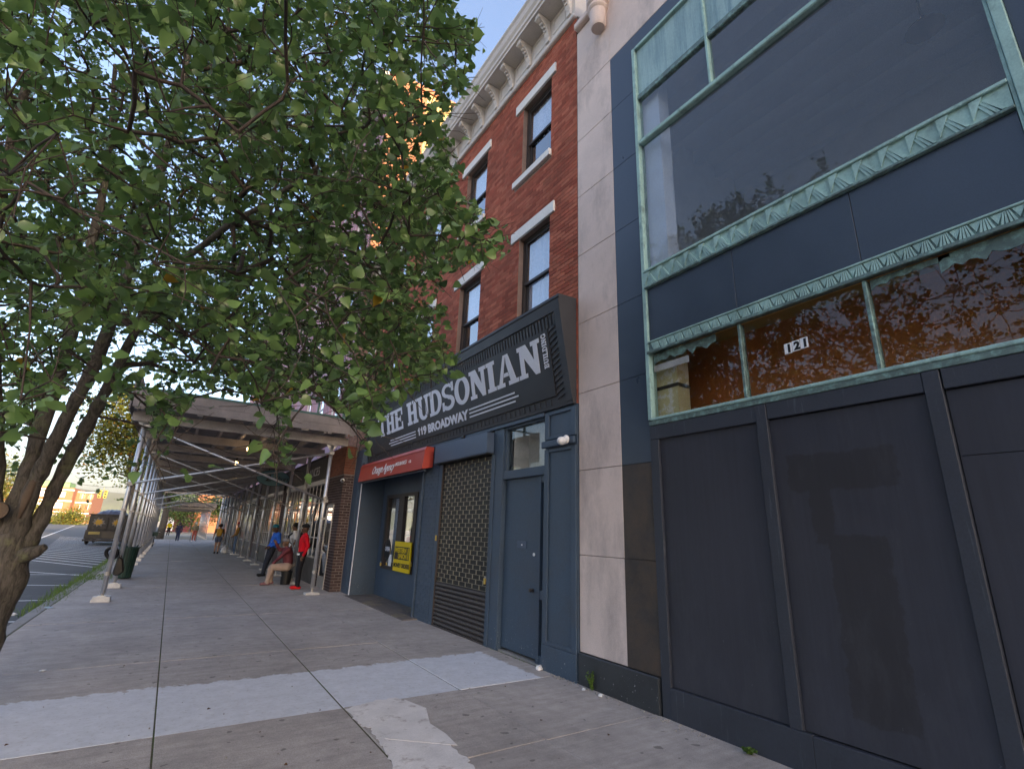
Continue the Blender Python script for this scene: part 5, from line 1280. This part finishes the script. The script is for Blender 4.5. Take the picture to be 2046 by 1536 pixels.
def stand(h=1.76, legspread=.10, lean=0., arms=None, stride=0.):
    k = h / 1.76; f = lambda z: lean * (z / 1.5)
    J = dict(hip=(0, f(.95), .95), waist=(0, f(1.08), 1.08), chest=(0, f(1.32), 1.32), neck=(0, f(1.48), 1.49), head=(0, f(1.6) + .02, 1.635),
             hl=(-.09, f(.93), .92), hr=(.09, f(.93), .92), kl=(-legspread, .02 + stride * .5, .50), kr=(legspread, .02 - stride * .4, .50), al=(-legspread, 0 + stride * .8, .09), ar=(legspread, -stride * .9, .09),
             tl=(-legspread - .015, .15 + stride * .8, .035), tr=(legspread + .015, .15 - stride * .9, .035),
             sl=(-.185, f(1.42), 1.42), sr=(.185, f(1.42), 1.42), el=(-.25, f(1.15) - .03, 1.15), er=(.25, f(1.15) - .03, 1.15), wl=(-.26, .05, .90), wr=(.26, .05, .90))
    if arms: J.update(arms)
    return {a: tuple(c * k for c in b) for a, b in J.items()}
def bones(J, top=1, pants=2, shoe=3, skin=0, sleeve=1., pant_len=1., loose=1., tw=1.):
    L = lambda a, b, t: tuple(a[i] + (b[i] - a[i]) * t for i in range(3))
    B_ = [('hip', .125 * tw, 'waist', .128 * tw, pants if False else top), ('waist', .13 * tw, 'chest', .145 * tw, top), ('chest', .135 * tw, 'sl', .075, top), ('chest', .135 * tw, 'sr', .075, top), ('chest', .10, 'neck', .062, top), ('neck', .056, 'head', .06, skin),
          ('head', .098, tuple(J['head'][i] + (0, .006, .03)[i] for i in range(3)), .096, skin), ('head', .07, tuple(J['head'][i] + (0, .045, -.06)[i] for i in range(3)), .05, skin),
          (tuple(J['head'][i] + (0, .085, -.005)[i] for i in range(3)), .013, tuple(J['head'][i] + (0, .112, -.028)[i] for i in range(3)), .016, skin)]
    for s in (-1, 1): B_.append((tuple(J['head'][i] + (.094 * s, -.01, .0)[i] for i in range(3)), .018, tuple(J['head'][i] + (.097 * s, -.015, -.03)[i] for i in range(3)), .014, skin))
    B_.append(('hip', .135 * tw, 'hl', .10, pants)); B_.append(('hip', .135 * tw, 'hr', .10, pants))
    for h_, k_, a_, t_ in (('hl', 'kl', 'al', 'tl'), ('hr', 'kr', 'ar', 'tr')):
        if pant_len >= 1: B_ += [(h_, .098 * loose, k_, .070 * loose, pants), (k_, .070 * loose, a_, .052 * loose, pants)]
        else:
            c = L(J[h_], J[k_], pant_len); B_ += [(h_, .105, c, .09, pants), (c, .078, k_, .056, skin), (k_, .057, a_, .038, skin)]
        hl_ = L(J[a_], J[t_], -.35); B_ += [((hl_[0], hl_[1], J[t_][2] + .012), .044, (J[t_][0], J[t_][1], J[t_][2] + .004), .040, shoe), (a_, .05, (J[a_][0], J[a_][1], J[t_][2] + .02), .046, shoe)]
    for s_, e_, w_ in (('sl', 'el', 'wl'), ('sr', 'er', 'wr')):
        c = L(J[s_], J[e_], min(sleeve * 2, 1)) if sleeve < .5 else J[e_]
        B_.append((s_, .070, c, .058 if sleeve < .5 else .055, top))
        if sleeve < .5: B_ += [(c, .045, e_, .040, skin), (e_, .040, w_, .028, skin)]
        else: B_.append((e_, .053, w_, .040, top if sleeve >= 1 else skin))
        d = np.array(J[w_]) - np.array(J[e_]); d = d / (np.linalg.norm(d) + 1e-6); sd = np.cross(d, (0, 1, 0)) if abs(d[1]) < .8 else np.cross(d, (1, 0, 0)); sd = sd / np.linalg.norm(sd); cr_ = np.cross(sd, d)
        pw = np.array(J[w_]); palm = pw + d * .075
        B_.append((w_, .027, tuple(palm), .032, skin))
        sgn_ = -1 if s_ == 'sl' else 1
        for q, (o_, ln) in enumerate(((-.030, .062), (-.010, .075), (.010, .07), (.029, .055))):
            r0 = palm + cr_ * o_ + d * .015; r1 = r0 + d * ln * .55 - sd * .004; r2 = r1 + d * ln * .4 - sd * .016 * sgn_ * -1; B_ += [(tuple(r0), .0095, tuple(r1), .009, skin), (tuple(r1), .009, tuple(r2), .008, skin)]
        th = pw + d * .03 - cr_ * .028; B_.append((tuple(th), .011, tuple(th + d * .045 - cr_ * .03), .009, skin))
    return B_
cl = lambda n, c, r=.85: M('cloth_' + n, c, r, .12, 6, .3, 200, spec=.15)
SK1 = M('skin_dark', (.095, .048, .030), .55, .08, 8, .05, 100); SK2 = M('skin_brown', (.16, .085, .055), .55, .08, 8, .05, 100); SK3 = M('skin_tan', (.34, .19, .13), .55, .08, 8, .05, 100)
PI = math.pi
# man in red leaning by the second post, facing the street
J = stand(1.76, .085, -.02, dict(el=(-.24, -.10, 1.16), er=(.24, -.08, 1.15), wl=(-.19, -.02, .92), wr=(.20, .0, .90)))
r1, W1, rt1, fw1 = person('standing man in red long sleeve shirt, black trousers and red shoes beside the nearest post', (3.30, 15.85, 0), PI * .98, J, bones(J), [SK1, cl('red', (.50, .008, .018)), cl('black', (.014, .014, .017)), cl('shoe_red', (.55, .012, .015), .5)], .0105, ('cap', cl('capblack', (.015, .015, .016))))
add('sunglasses', MB().obox(W1((-.075, .105, 1.655)), W1((.075, .105, 1.655)), .02, .035), M('lens_gloss', (.25, .26, .28), .15, .02, 3, 0, 5, spec=.8), r1); add('shirt_hem', MB().lathe(W1((0, 0, .905)), [(.135, 0), (.14, .03), (.135, .05)], 18), cl('white', (.6, .6, .6)), r1, smooth=True)
# blue sweatshirt
J = stand(1.74, .09, 0, dict(hip=(0, -.02, .92), hl=(-.09, -.02, .89), hr=(.09, -.02, .89), waist=(0, -.06, 1.04), chest=(0, -.12, 1.28), neck=(0, -.12, 1.46), head=(0, -.04, 1.61), sl=(-.19, -.13, 1.40), sr=(.19, -.13, 1.40), kl=(-.10, .10, .48), kr=(.10, .06, .49), al=(-.10, .18, .09), ar=(.10, .11, .09), tl=(-.11, .34, .035), tr=(.12, .27, .035), el=(-.27, -.14, 1.14), er=(.27, -.16, 1.14), wl=(-.14, .07, 1.0), wr=(.13, .07, .98)))
r2, W2, _, _ = person('man in teal cap and blue sweatshirt leaning back against the posts', (3.12, 20.1, 0), PI * 1.08, J, bones(J, tw=1.12, loose=1.05), [SK1, cl('blue', (.012, .11, .50)), cl('denimdark', (.022, .025, .035)), cl('shoe_dark', (.02, .02, .022), .6)], .0115, ('cap', cl('teal', (.01, .16, .22))))
for q in range(3): add('chest_print', MB().prism([W2((-.10 + q * .05, .045 + .012 * q, 1.12)), W2((.02 + q * .03, .05 + .008 * q, 1.12)), W2((.01, .025, 1.22))], (-.008, -.004, 0)), cl('white', (.6, .6, .6)), r2) if q == 0 else None
# white t-shirt with backpack
J = stand(1.80, .10, -.02, dict(el=(-.25, -.06, 1.17), er=(.25, -.03, 1.16), wl=(-.22, .10, .98), wr=(.24, .12, .98)))
r3, W3, rt3, fw3 = person('man in white t-shirt with a black backpack standing behind the seated man', (3.52, 18.55, 0), PI * .97, J, bones(J, sleeve=.3), [SK2, cl('whitetee', (.58, .56, .55)), cl('greytrouser', (.05, .05, .055)), cl('shoe_dark', (.02, .02, .022), .6)], .0115, ('short', cl('hairblack', (.012, .011, .010))))
bk = add('backpack', MB().box(-.15, .15, -.10, .08, 0, .46), cl('pack', (.02, .021, .022)), r3, bevel=.04); c_ = W3((0, -.23, 1.02)); bk.matrix_parent_inverse = Matrix.Translation(-WLOC(r3)); bk.location = c_; bk.rotation_euler = (0, 0, math.atan2(fw3.y, fw3.x) - PI / 2); bk['_w'] = tuple(c_)
for s in (-1, 1): add('strap', MB().tube([W3((.13 * s, -.13, 1.46)), W3((.15 * s, .03, 1.49)), W3((.14 * s, .155, 1.38)), W3((.15 * s, .14, 1.2)), W3((.17 * s, -.02, 1.08))], .019, 6), cl('pack', (.02, .021, .022)), r3)
# seated man on a bucket
J = dict(hip=(0, 0, .53), waist=(0, .0, .66), chest=(0, .06, .92), neck=(0, .10, 1.07), head=(0, .14, 1.20), hl=(-.10, .02, .50), hr=(.10, .02, .50), kl=(-.15, .44, .50), kr=(.14, .42, .48), al=(-.14, .50, .09), ar=(.15, .40, .09), tl=(-.16, .66, .035), tr=(.16, .56, .035), sl=(-.19, .07, 1.00), sr=(.19, .07, 1.00), el=(-.28, .26, .80), er=(.27, .27, .98), wl=(-.12, .42, .60), wr=(.18, .40, 1.16))
r4, W4, _, _ = person('seated man in maroon jacket and khaki trousers with one hand raised', (3.20, 17.15, 0), PI * .97, J, bones(J, tw=1.12, loose=1.3), [SK2, cl('maroon', (.14, .035, .045)), cl('khaki', (.34, .25, .21)), cl('shoe_mix', (.22, .10, .11), .6)], .0105, ('cap', cl('capgrey', (.20, .19, .20))))
bkt = thing('bucket', (3.21, 17.15, 0), 'black plastic bucket that the seated man sits on', 'bucket')
add('body', MB().lathe((3.21, 17.15, .004), [(.135, 0), (.14, .02), (.155, .34), (.165, .345), (.165, .375), (.158, .38), (.001, .38)], 22), MT['black'], bkt, smooth=False); add('handle', MB().tube([Vector((3.21 + .168 * math.cos(t), 17.15 - .03 - .16 * math.sin(t) * .3, .33 - .16 * math.sin(t))) for t in np.linspace(0, PI, 12)], .004, 6), MT['steel'], bkt)
# woman walking away with a yellow backpack
J = stand(1.66, .085, 0, dict(el=(-.26, .02, 1.14), er=(.26, .02, 1.14), wl=(-.28, .08, .92), wr=(.27, .05, .90)), .05)
r5, W5, rt5, fw5 = person('woman in tan top and denim shorts with a yellow backpack seen from behind', (2.48, 34.8, 0), PI * .47, J, bones(J, sleeve=.35, pant_len=.42, tw=.95), [SK3, cl('tan', (.22, .13, .07)), cl('denim', (.06, .08, .13)), cl('shoe_dark', (.02, .02, .022), .6)], .014, ('long', cl('hairbrown', (.03, .018, .012))))
bk = add('backpack', MB().box(-.14, .14, -.12, .06, 0, .40), cl('ochre', (.50, .27, .05)), r5, bevel=.05); c_ = W5((0, -.18, 1.0)); bk.location = c_; bk.rotation_euler = (0, 0, math.atan2(fw5.y, fw5.x) - PI / 2)
b = MB().lathe((2.92, 35.1, .01), [(.001, 0), (.15, .01), (.19, .12), (.15, .28), (.06, .38), (.025, .42), (.05, .48)], 14); b.v = [(x + .02 * math.sin(z * 40), y + .02 * math.cos(z * 33 + x * 20), z) for x, y, z in b.v]
add('shopping_bag', b, cl('bagwhite', (.62, .64, .68), .5), None, smooth=True, label='white plastic shopping bag standing on the pavement beside the woman', cat='bag')
# red cap leaning person
J = stand(1.80, .09, -.04, dict(el=(-.25, -.02, 1.17), er=(.25, .0, 1.17), wl=(-.16, .18, 1.02), wr=(.18, .18, 1.0)))
person('person in red hat, mustard top, jeans and white shoes by the far posts', (3.32, 33.9, 0), PI * .98, J, bones(J, loose=1.05), [SK2, cl('mustard', (.22, .12, .03)), cl('jeans', (.06, .10, .17)), cl('shoe_white', (.62, .62, .62), .6)], .014, ('cap', cl('hatred', (.26, .02, .03))))
J = stand(1.62, .08, .08, None, .12)
person('distant person in dark navy coat walking away down the pavement', (.74, 57.5, 0), PI * .52, J, bones(J, tw=1.1, loose=1.1), [SK2, cl('navycoat', (.03, .032, .055)), cl('navytr', (.03, .035, .065)), cl('shoe_dark', (.02, .02, .022), .6)], .02, ('short', cl('hairgrey', (.06, .05, .05))))
J = stand(1.72, .10, .14, dict(el=(-.24, .16, 1.12), er=(.24, .16, 1.12), wl=(-.20, .40, 1.02), wr=(.20, .40, 1.02)), .12)
person('distant person in khaki jacket and red trousers pushing a walker', (2.02, 57.0, 0), PI * .5, J, bones(J, tw=1.25, loose=1.1), [SK3, cl('khakij', (.17, .14, .08)), cl('redtr', (.30, .07, .05)), cl('shoe_white', (.62, .62, .62), .6)], .02, ('short', cl('hairwhite', (.4, .38, .36))))
wk = thing('walker', (2.02, 57.6, 0), 'dark wheeled walker pushed by the distant person', 'walker')
for s in (-1, 1):
    x = 2.02 + .24 * s
    add('side_frame', MB().tube([(x, 57.42, 1.0), (x, 57.55, .98), (x, 57.75, .1)], .014, 6), MT['black'], wk); add('rear_leg', MB().tube([(x, 57.6, .75), (x, 57.42, .1)], .014, 6), MT['black'], wk)
    for y in (57.42, 57.75): add('wheel', MB().ring((x, y, .09), .075, .018, (1, 0, 0), 16, 6), MT['black'], wk)
add('seat', MB().box(1.80, 2.24, 57.5, 57.72, .52, .56), MT['red'], wk)
J = stand(1.74, .1, 0, None, .08)
person('distant person in bright yellow jacket beside the far tree', (-.1, 78., 0), -PI * .5, J, bones(J, tw=1.2, loose=1.1), [SK2, cl('hivis', (.70, .52, .01)), cl('black', (.014, .014, .017)), cl('shoe_dark', (.02, .02, .022), .6)], .025, ('short', cl('hairblack', (.012, .011, .010))))

# ================================================================== STREET OBJECTS
cn = thing('litter_bin', (-.92, 19.8, 0), 'dark green slatted litter bin behind the left shed posts', 'bin')
dg = M('bin_green', (.016, .045, .035), .45, .15, 6, .1, 60)
for k in range(22):
    t = 2 * PI * k / 22; c, s = math.cos(t), math.sin(t)
    add('slat', MB().obox((-.92 + .20 * c, 19.8 + .20 * s, .03), (-.92 + .25 * c, 19.8 + .25 * s, .90), .045, .012, (c, s, 0)), dg, cn)
for z, r in ((.05, .205), (.45, .228), (.90, .255)): add('hoop', MB().ring((-.92, 19.8, z), r, .014, (0, 0, 1), 28, 6), dg, cn)
add('liner', MB().lathe((-.92, 19.8, .02), [(.001, 0), (.18, 0), (.225, .85), (.21, .86), (.17, .1)], 20), MT['black'], cn)
for k in range(7):
    t = k * .9; add('flared_tip', MB().obox((-.92 + .25 * math.cos(t), 19.8 + .25 * math.sin(t), .90), (-.92 + .31 * math.cos(t), 19.8 + .31 * math.sin(t), .96), .04, .012), dg, cn)
# black bag and cable coil hung on the second post
hb = thing('hanging_bag', (-1.05, 17.3, .35), 'black bag and coiled lock hanging on the second left post', 'bag')
add('coil', MB().ring((-1.15, 17.2, .86), .14, .045, (.55, 1, .35), 22, 8), MT['black'], hb, smooth=True); add('bag_body', MB().prism([(-1.0, 17.15, .78), (-.88, 17.15, .72), (-.80, 17.15, .40), (-.92, 17.15, .28), (-1.04, 17.15, .34)], (0, .16, 0)), MT['black'], hb, bevel=.03); add('strap', MB().tube([(-.98, 17.2, .76), (-.95, 17.25, 1.02), (-.93, 17.2, .74)], .012, 6), MT['black'], hb)
# parked bicycle
bc = thing('bicycle', (-.78, 43.2, 0), 'parked bicycle with a dark crate leaning by the tree under the shed', 'bicycle')
for y in (42.7, 43.75):
    w_ = add('wheel', MB().ring((-.78, y, .35), .315, .02, (1, 0, 0), 28, 6), MT['black'], bc); add('rim', MB().ring((-.78, y, .35), .285, .010, (1, 0, 0), 28, 6), MT['steel'], w_)
    add('spokes', MB().tube([(-.78, y - .28, .35), (-.78, y + .28, .35)], .003, 4).tube([(-.78, y, .07), (-.78, y, .63)], .003, 4).tube([(-.78, y - .2, .15), (-.78, y + .2, .55)], .003, 4).tube([(-.78, y - .2, .55), (-.78, y + .2, .15)], .003, 4), MT['steel'], w_, kind='stuff')
add('frame', MB().tube([(-.78, 42.82, .78), (-.78, 43.35, .35), (-.78, 43.50, .82)], .016, 8).tube([(-.78, 42.84, .74), (-.78, 43.46, .74)], .016, 8).tube([(-.78, 43.48, .78), (-.78, 43.75, .35), (-.78, 43.35, .35)], .012, 8), dg, bc); add('fork', MB().tube([(-.78, 42.86, .88), (-.78, 42.7, .35)], .014, 8), MT['steel'], bc); add('handlebar', MB().tube([(-1.05, 42.95, .98), (-.9, 42.84, 1.0), (-.66, 42.84, 1.0), (-.51, 42.95, .98)], .012, 8), MT['steel'], bc); add('saddle', MB().prism([(-.84, 43.62, .88), (-.72, 43.62, .88), (-.76, 43.36, .87), (-.80, 43.36, .87)], (0, 0, .045)), MT['black'], bc, bevel=.012); add('crate', MB().box(-.95, -.60, 42.35, 42.72, .72, 1.0), dg, bc, bevel=.01)
# dark truck with a tarped load
tk = thing('parked_truck', (-3.85, 49, ZR), 'dark truck with yellow graphics on its rear doors and a tarped load on top', 'truck')
dk = M('truck_body', (.010, .010, .011), .6, .3, 2, .2, 40, col2=(.03, .026, .026), s2=4, t2=(.5, .65))
bx('body', dk, tk, -5.0, -2.75, 48.05, 52.6, .42, 2.0, bevel=.03)
for a, b in ((-4.93, -3.90), (-3.85, -2.82)): bx('rear_door', dk, tk, a, b, 48.0, 48.045, .95, 1.95, bevel=.01)
for c in (-4.42, -3.34):
    for n_, mt_, rr_ in ((18, MT['curtain'], .44), (16, M('graphic_yellow', (.22, .13, .012), .6), .30)):
        add('door_graphic', MB().prism([(c + rr_ * (1 if k % 2 else .62) * random.uniform(.8, 1.1) * math.cos(2 * PI * k / n_), 47.998 if rr_ > .4 else 47.994, 1.48 + rr_ * .8 * (1 if k % 2 else .6) * math.sin(2 * PI * k / n_)) for k in range(n_)], (0, -.003, 0)), mt_ if rr_ < .4 else M('graphic_dark', (.07, .07, .075), .6), tk)
bx('lower_panel', dk, tk, -5.05, -2.70, 47.95, 48.045, .30, .93, bevel=.02); bx('step_recess', MT['black'], tk, -4.05, -3.25, 47.935, 47.949, .40, .80); bx('plate', M('graphic_olive', (.16, .13, .04), .6), tk, -4.85, -4.2, 47.93, 47.949, .62, .80); bx('bumper', dk, tk, -5.1, -2.65, 47.85, 47.94, .14, .29, bevel=.02)
bx('rack_rail', MT['black'], tk, -5.08, -2.68, 48.0, 48.05, 2.0, 2.06)
vs = []; n_ = 14
for i in range(n_ + 1):
    for j in range(n_ + 1):
        u, v = i / n_, j / n_; vs.append((-4.75 + 1.9 * u, 48.15 + 4.0 * v, 2.0 + .42 * (math.sin(PI * u) * math.sin(PI * min(v * 1.6, 1) * .9 + .2)) ** .6 + random.uniform(-.05, .05)) if 0 < i < n_ and 0 < j < n_ else (-4.75 + 1.9 * u, 48.15 + 4.0 * v, 2.0))
add('tarped_load', MB().add(vs, [(i * (n_ + 1) + j, (i + 1) * (n_ + 1) + j, (i + 1) * (n_ + 1) + j + 1, i * (n_ + 1) + j + 1) for i in range(n_) for j in range(n_)]), M('tarp', (.05, .065, .11), .45, .3, 3, .2, 30), tk)
bx('cab', dk, tk, -4.95, -2.8, 52.7, 54.4, .45, 1.9, bevel=.08)
for y in (49.3, 53.5):
    for x in (-4.95, -2.8): w_ = add('wheel', MB().ring((x, y, ZR + .42), .30, .12, (1, 0, 0), 24, 8), MT['black'], tk, smooth=True); add('rim', MB().lathe((x - .06, y, ZR + .42), [(.001, 0), (.2, 0), (.2, .12), (.001, .12)], 16, (1, 0, 0)), MT['steelw'], w_)
# traffic signal on a span wire
tx = ony(205, 987, 90.)
ts = thing('traffic_signal', (tx.x, 90, 5), 'yellow traffic signal hanging on a wire over the road', 'traffic light')
sy = M('signal_yellow', (.80, .64, .16), .5, .08, 5, 0, 30)
for dx in (-.32, .32):
    hs = bx('housing', sy, ts, tx.x + dx - .2, tx.x + dx + .2, 89.85, 90.15, tx.z - .55, tx.z + .55, bevel=.03)
    for k in range(3): add('lens', MB().lathe((tx.x + dx, 89.84, tx.z + .36 - k * .36), [(.075, 0), (.08, .015), (.001, .02)], 14, (0, -1, 0)), MT['black'], hs); add('visor', MB().tube([(tx.x + dx + .15 * math.cos(t), 89.75, tx.z + .36 - k * .36 + .15 * math.sin(t)) for t in np.linspace(.2, PI - .2, 8)], .03, 6), sy, hs)
add('hanger', MB().tube([(tx.x, 90, tx.z + .5), (tx.x, 90, tx.z + .95)], .03, 6), sy, ts)
add('span_wire', MB().tube([(-22, 90, 6.9), (tx.x, 90, tx.z + .95), (6, 90, 6.9)], .02, 5), MT['black'], ts)
for x in (-22, 6): add('pole', MB().tube([(x, 90, -.2), (x, 90, 7.2)], [.14, .1], 10), MT['steelw'], ts)
# orange brick offices in the distance
OF = thing('office_building', (-37, 255, 0), 'distant orange brick office block with white bands and a green roof box', 'building')
a_, b_ = ony(60, 1040, 250), ony(131, 1040, 250); c_ = ony(166, 1040, 250); top = 12.6
ob = M('office_brick', (.27, .105, .055), .8, .1, .5, .1, 3); lx = -62.
bx('wall', ob, OF, lx, b_.x, 250, 300, -.2, top)
bx('wing', ob, OF, b_.x + .01, c_.x, 258, 296, -.2, top - 1.2)
for k in range(3):
    z = 1.0 + k * 4.0
    for q in range(6): w_ = bx('window', MT['whitep'], OF, b_.x - 2.2 - q * 4.2 - 3.2, b_.x - 2.2 - q * 4.2, 249.9, 249.99, z, z + 2.0); bx('pane', MT['glassd'], w_, b_.x - 2.2 - q * 4.2 - 3.0, b_.x - 2.2 - q * 4.2 - .2, 249.85, 249.89, z + .2, z + .9)
    bx('band', MT['white'], OF, lx - .1, b_.x + .2, 249.7, 249.89, z + 2.5, z + 2.9); bx('band', MT['white'], OF, b_.x + .21, c_.x + .2, 257.7, 257.99, z + 2.3, z + 2.7)
    for q in range(2): w_ = bx('window', MT['glassd'], OF, b_.x + 1.0 + q * 2.6, b_.x + 2.8 + q * 2.6, 257.9, 257.98, z, z + 1.8); bx('mullion', MT['whitep'], w_, b_.x + 1.85 + q * 2.6, b_.x + 1.97 + q * 2.6, 257.85, 257.89, z, z + 1.8)
bx('roof_box', M('roof_green', (.12, .25, .12), .7), OF, b_.x - 14, b_.x - 2.5, 256, 270, top, top + 2.2)
# sunlit orange wall at the end of the pavement
EW = thing('brick_house', (6, 125, 0), 'sunlit orange brick gable wall at the far end of the pavement', 'building')
bx('wall', ob, EW, 3.6, 12, 122, 140, -.2, 9); add('roof', MB().prism([(3.2, 121.6, 9), (12.4, 121.6, 9), (7.8, 121.6, 12)], (0, 19, 0)), MT['slat'], EW); bx('window', MT['glassd'], EW, 6.2, 7.6, 121.93, 121.99, 2, 4.4); bx('window', MT['glassd'], EW, 8.6, 10, 121.93, 121.99, 2, 4.4)
PH = thing('porch_house', (-1, 118, 0), 'dark red shopfront beyond the far shed, left of the sunlit wall', 'building')
bx('wall', M('dark_red_wall', (.12, .03, .035), .8), PH, -1.6, 3.2, 120, 128, -.2, 5.); bx('door', MT['whitep'], PH, -.6, .4, 119.95, 119.99, 0, 2.4); bx('window', MT['glassd'], PH, 1.0, 2.6, 119.95, 119.99, .8, 2.6); bx('roof', MT['slat'], PH, -1.9, 3.4, 119.6, 128.2, 5.0, 5.25)

# ================================================================== SMALL THINGS ON THE GROUND
def crumple(p, s, mat, name, label, cat, group=None, flat=.5):
    b = MB().ball((p[0], p[1], p[2] + s * flat * .5), s, 8, (1, .8, flat)); b.v = [(x + random.uniform(-.3, .3) * s, y + random.uniform(-.3, .3) * s, max(p[2] + .001, z + random.uniform(-.2, .2) * s)) for x, y, z in b.v]; return add(name, b, mat, None, label=label, cat=cat, group=group)
wpx = lambda px, py: tuple(gnd(px, py, .003))
crumple(wpx(1078, 1338), .05, MT['whitep'], 'paper_scrap', 'white crumpled foam lump at the foot of the blue door frame', 'litter', None, .8)
crumple(wpx(1166, 1378), .028, MT['whitep'], 'paper_scrap', 'small white scrap left of the weed by the plinth', 'litter'); crumple(wpx(1200, 1391), .032, MT['whitep'], 'paper_scrap', 'white scrap right of the weed by the plinth', 'litter')
crumple(wpx(85, 1340), .035, MT['whitep'], 'paper_scrap', 'flat white scrap on the pavement near the tree', 'litter', None, .2); crumple(wpx(96, 1214), .07, M('blue_mask', (.30, .42, .52), .8), 'face_mask', 'crumpled pale blue mask on the pavement near the kerb', 'litter', None, .15)
crumple(wpx(22, 1229), .10, MT['whitep'], 'paper_scrap', 'white paper in the gutter beside the tree trunk', 'litter', None, .2)
brown = M('dry_leaf', (.10, .05, .03), .9, .3, 20)
for k, (px, py) in enumerate(((420, 1416), (575, 1528), (517, 1463), (742, 1503), (460, 1351), (8, 1490), (640, 1420), (250, 1330), (930, 1430), (1080, 1440), (1215, 1470), (1010, 1372), (360, 1290), (700, 1290), (540, 1310))):
    p = gnd(px, py, .004); a = random.random() * 6.3; s = random.uniform(.018, .034)
    vs, fs = LEAF_SMALL; pts_ = [(p.x + s * (v[0] * math.cos(a) - v[1] * math.sin(a)), p.y + s * (v[0] * math.sin(a) + v[1] * math.cos(a)), .005 + s * abs(v[0]) * .8 + random.uniform(0, .006)) for v in vs]
    add('fallen_leaf', MB().add(pts_, fs), brown, None, label='small dry brown leaf lying on the pavement', cat='leaf', group='dry leaves on the pavement')
crumbs = MB()
for k in range(90):
    y = random.uniform(3.2, 5.6); p = (XF - .06 - abs(random.gauss(0, .05)), y, .004); s = random.uniform(.004, .012); crumbs.ball((p[0], p[1], s * .6), s, 6)
for k in range(160): crumbs.ball((random.uniform(-1.6, 4.3), random.uniform(3.6, 14), .004), random.uniform(.003, .008), 6)
add('grit', crumbs, MT['kerb'], label='grit and paint flakes scattered along the wall foot', cat='grit', kind='stuff')
def weed(label, p, n, h, wide):
    t = thing('weed', p, label, 'weed')
    for k in range(n):
        d = Vector((random.uniform(-1, .3) * wide, random.uniform(-1, 1) * wide, 0)); top_ = Vector(p) + d + Vector((0, 0, h * random.uniform(.6, 1.1))); mid_ = Vector(p) + d * .35 + Vector((0, 0, h * .5))
        s = add('stem', MB().tube([p, mid_, top_], [.003, .0025, .001], 5), MT['grass'], t)
        q = [Vector(p).lerp(top_, random.uniform(.1, 1)) for _ in range(26)]; V, F = scatter(LEAF_SMALL, np.array([tuple(v) for v in q]), frames(26, -.6), rng.uniform(.012, .03, 26)); join_leaves('leaves', [(V, F)], MT['grass'], s).matrix_parent_inverse = Matrix.Translation(-WLOC(s))
weed('tall feathery green weed growing at the foot of the dark plinth', tuple(Vector((XF - .06, 4.86, 0))), 7, .19, .07)
weed('low broad leaved weed at the foot of the boarded front', tuple(Vector((XF - .06, 2.92, 0))), 9, .055, .08)
hz = NT('haze_air'); pv = _n(hz.t, 'ShaderNodeVolumePrincipled'); pv.inputs['Color'].default_value = (.9, .92, 1., 1); pv.inputs['Density'].default_value = .00007; pv.inputs['Anisotropy'].default_value = 0.
hz.l(pv.outputs[0], hz.out.inputs['Volume'])
add('haze', MB().box(-1700, 1700, -400, 2800, -2.5, 150), hz.m, kind='stuff', label='pale air between the street and the far hill', cat='haze')
for o in bpy.data.objects:
    if '_w' in o: del o['_w']
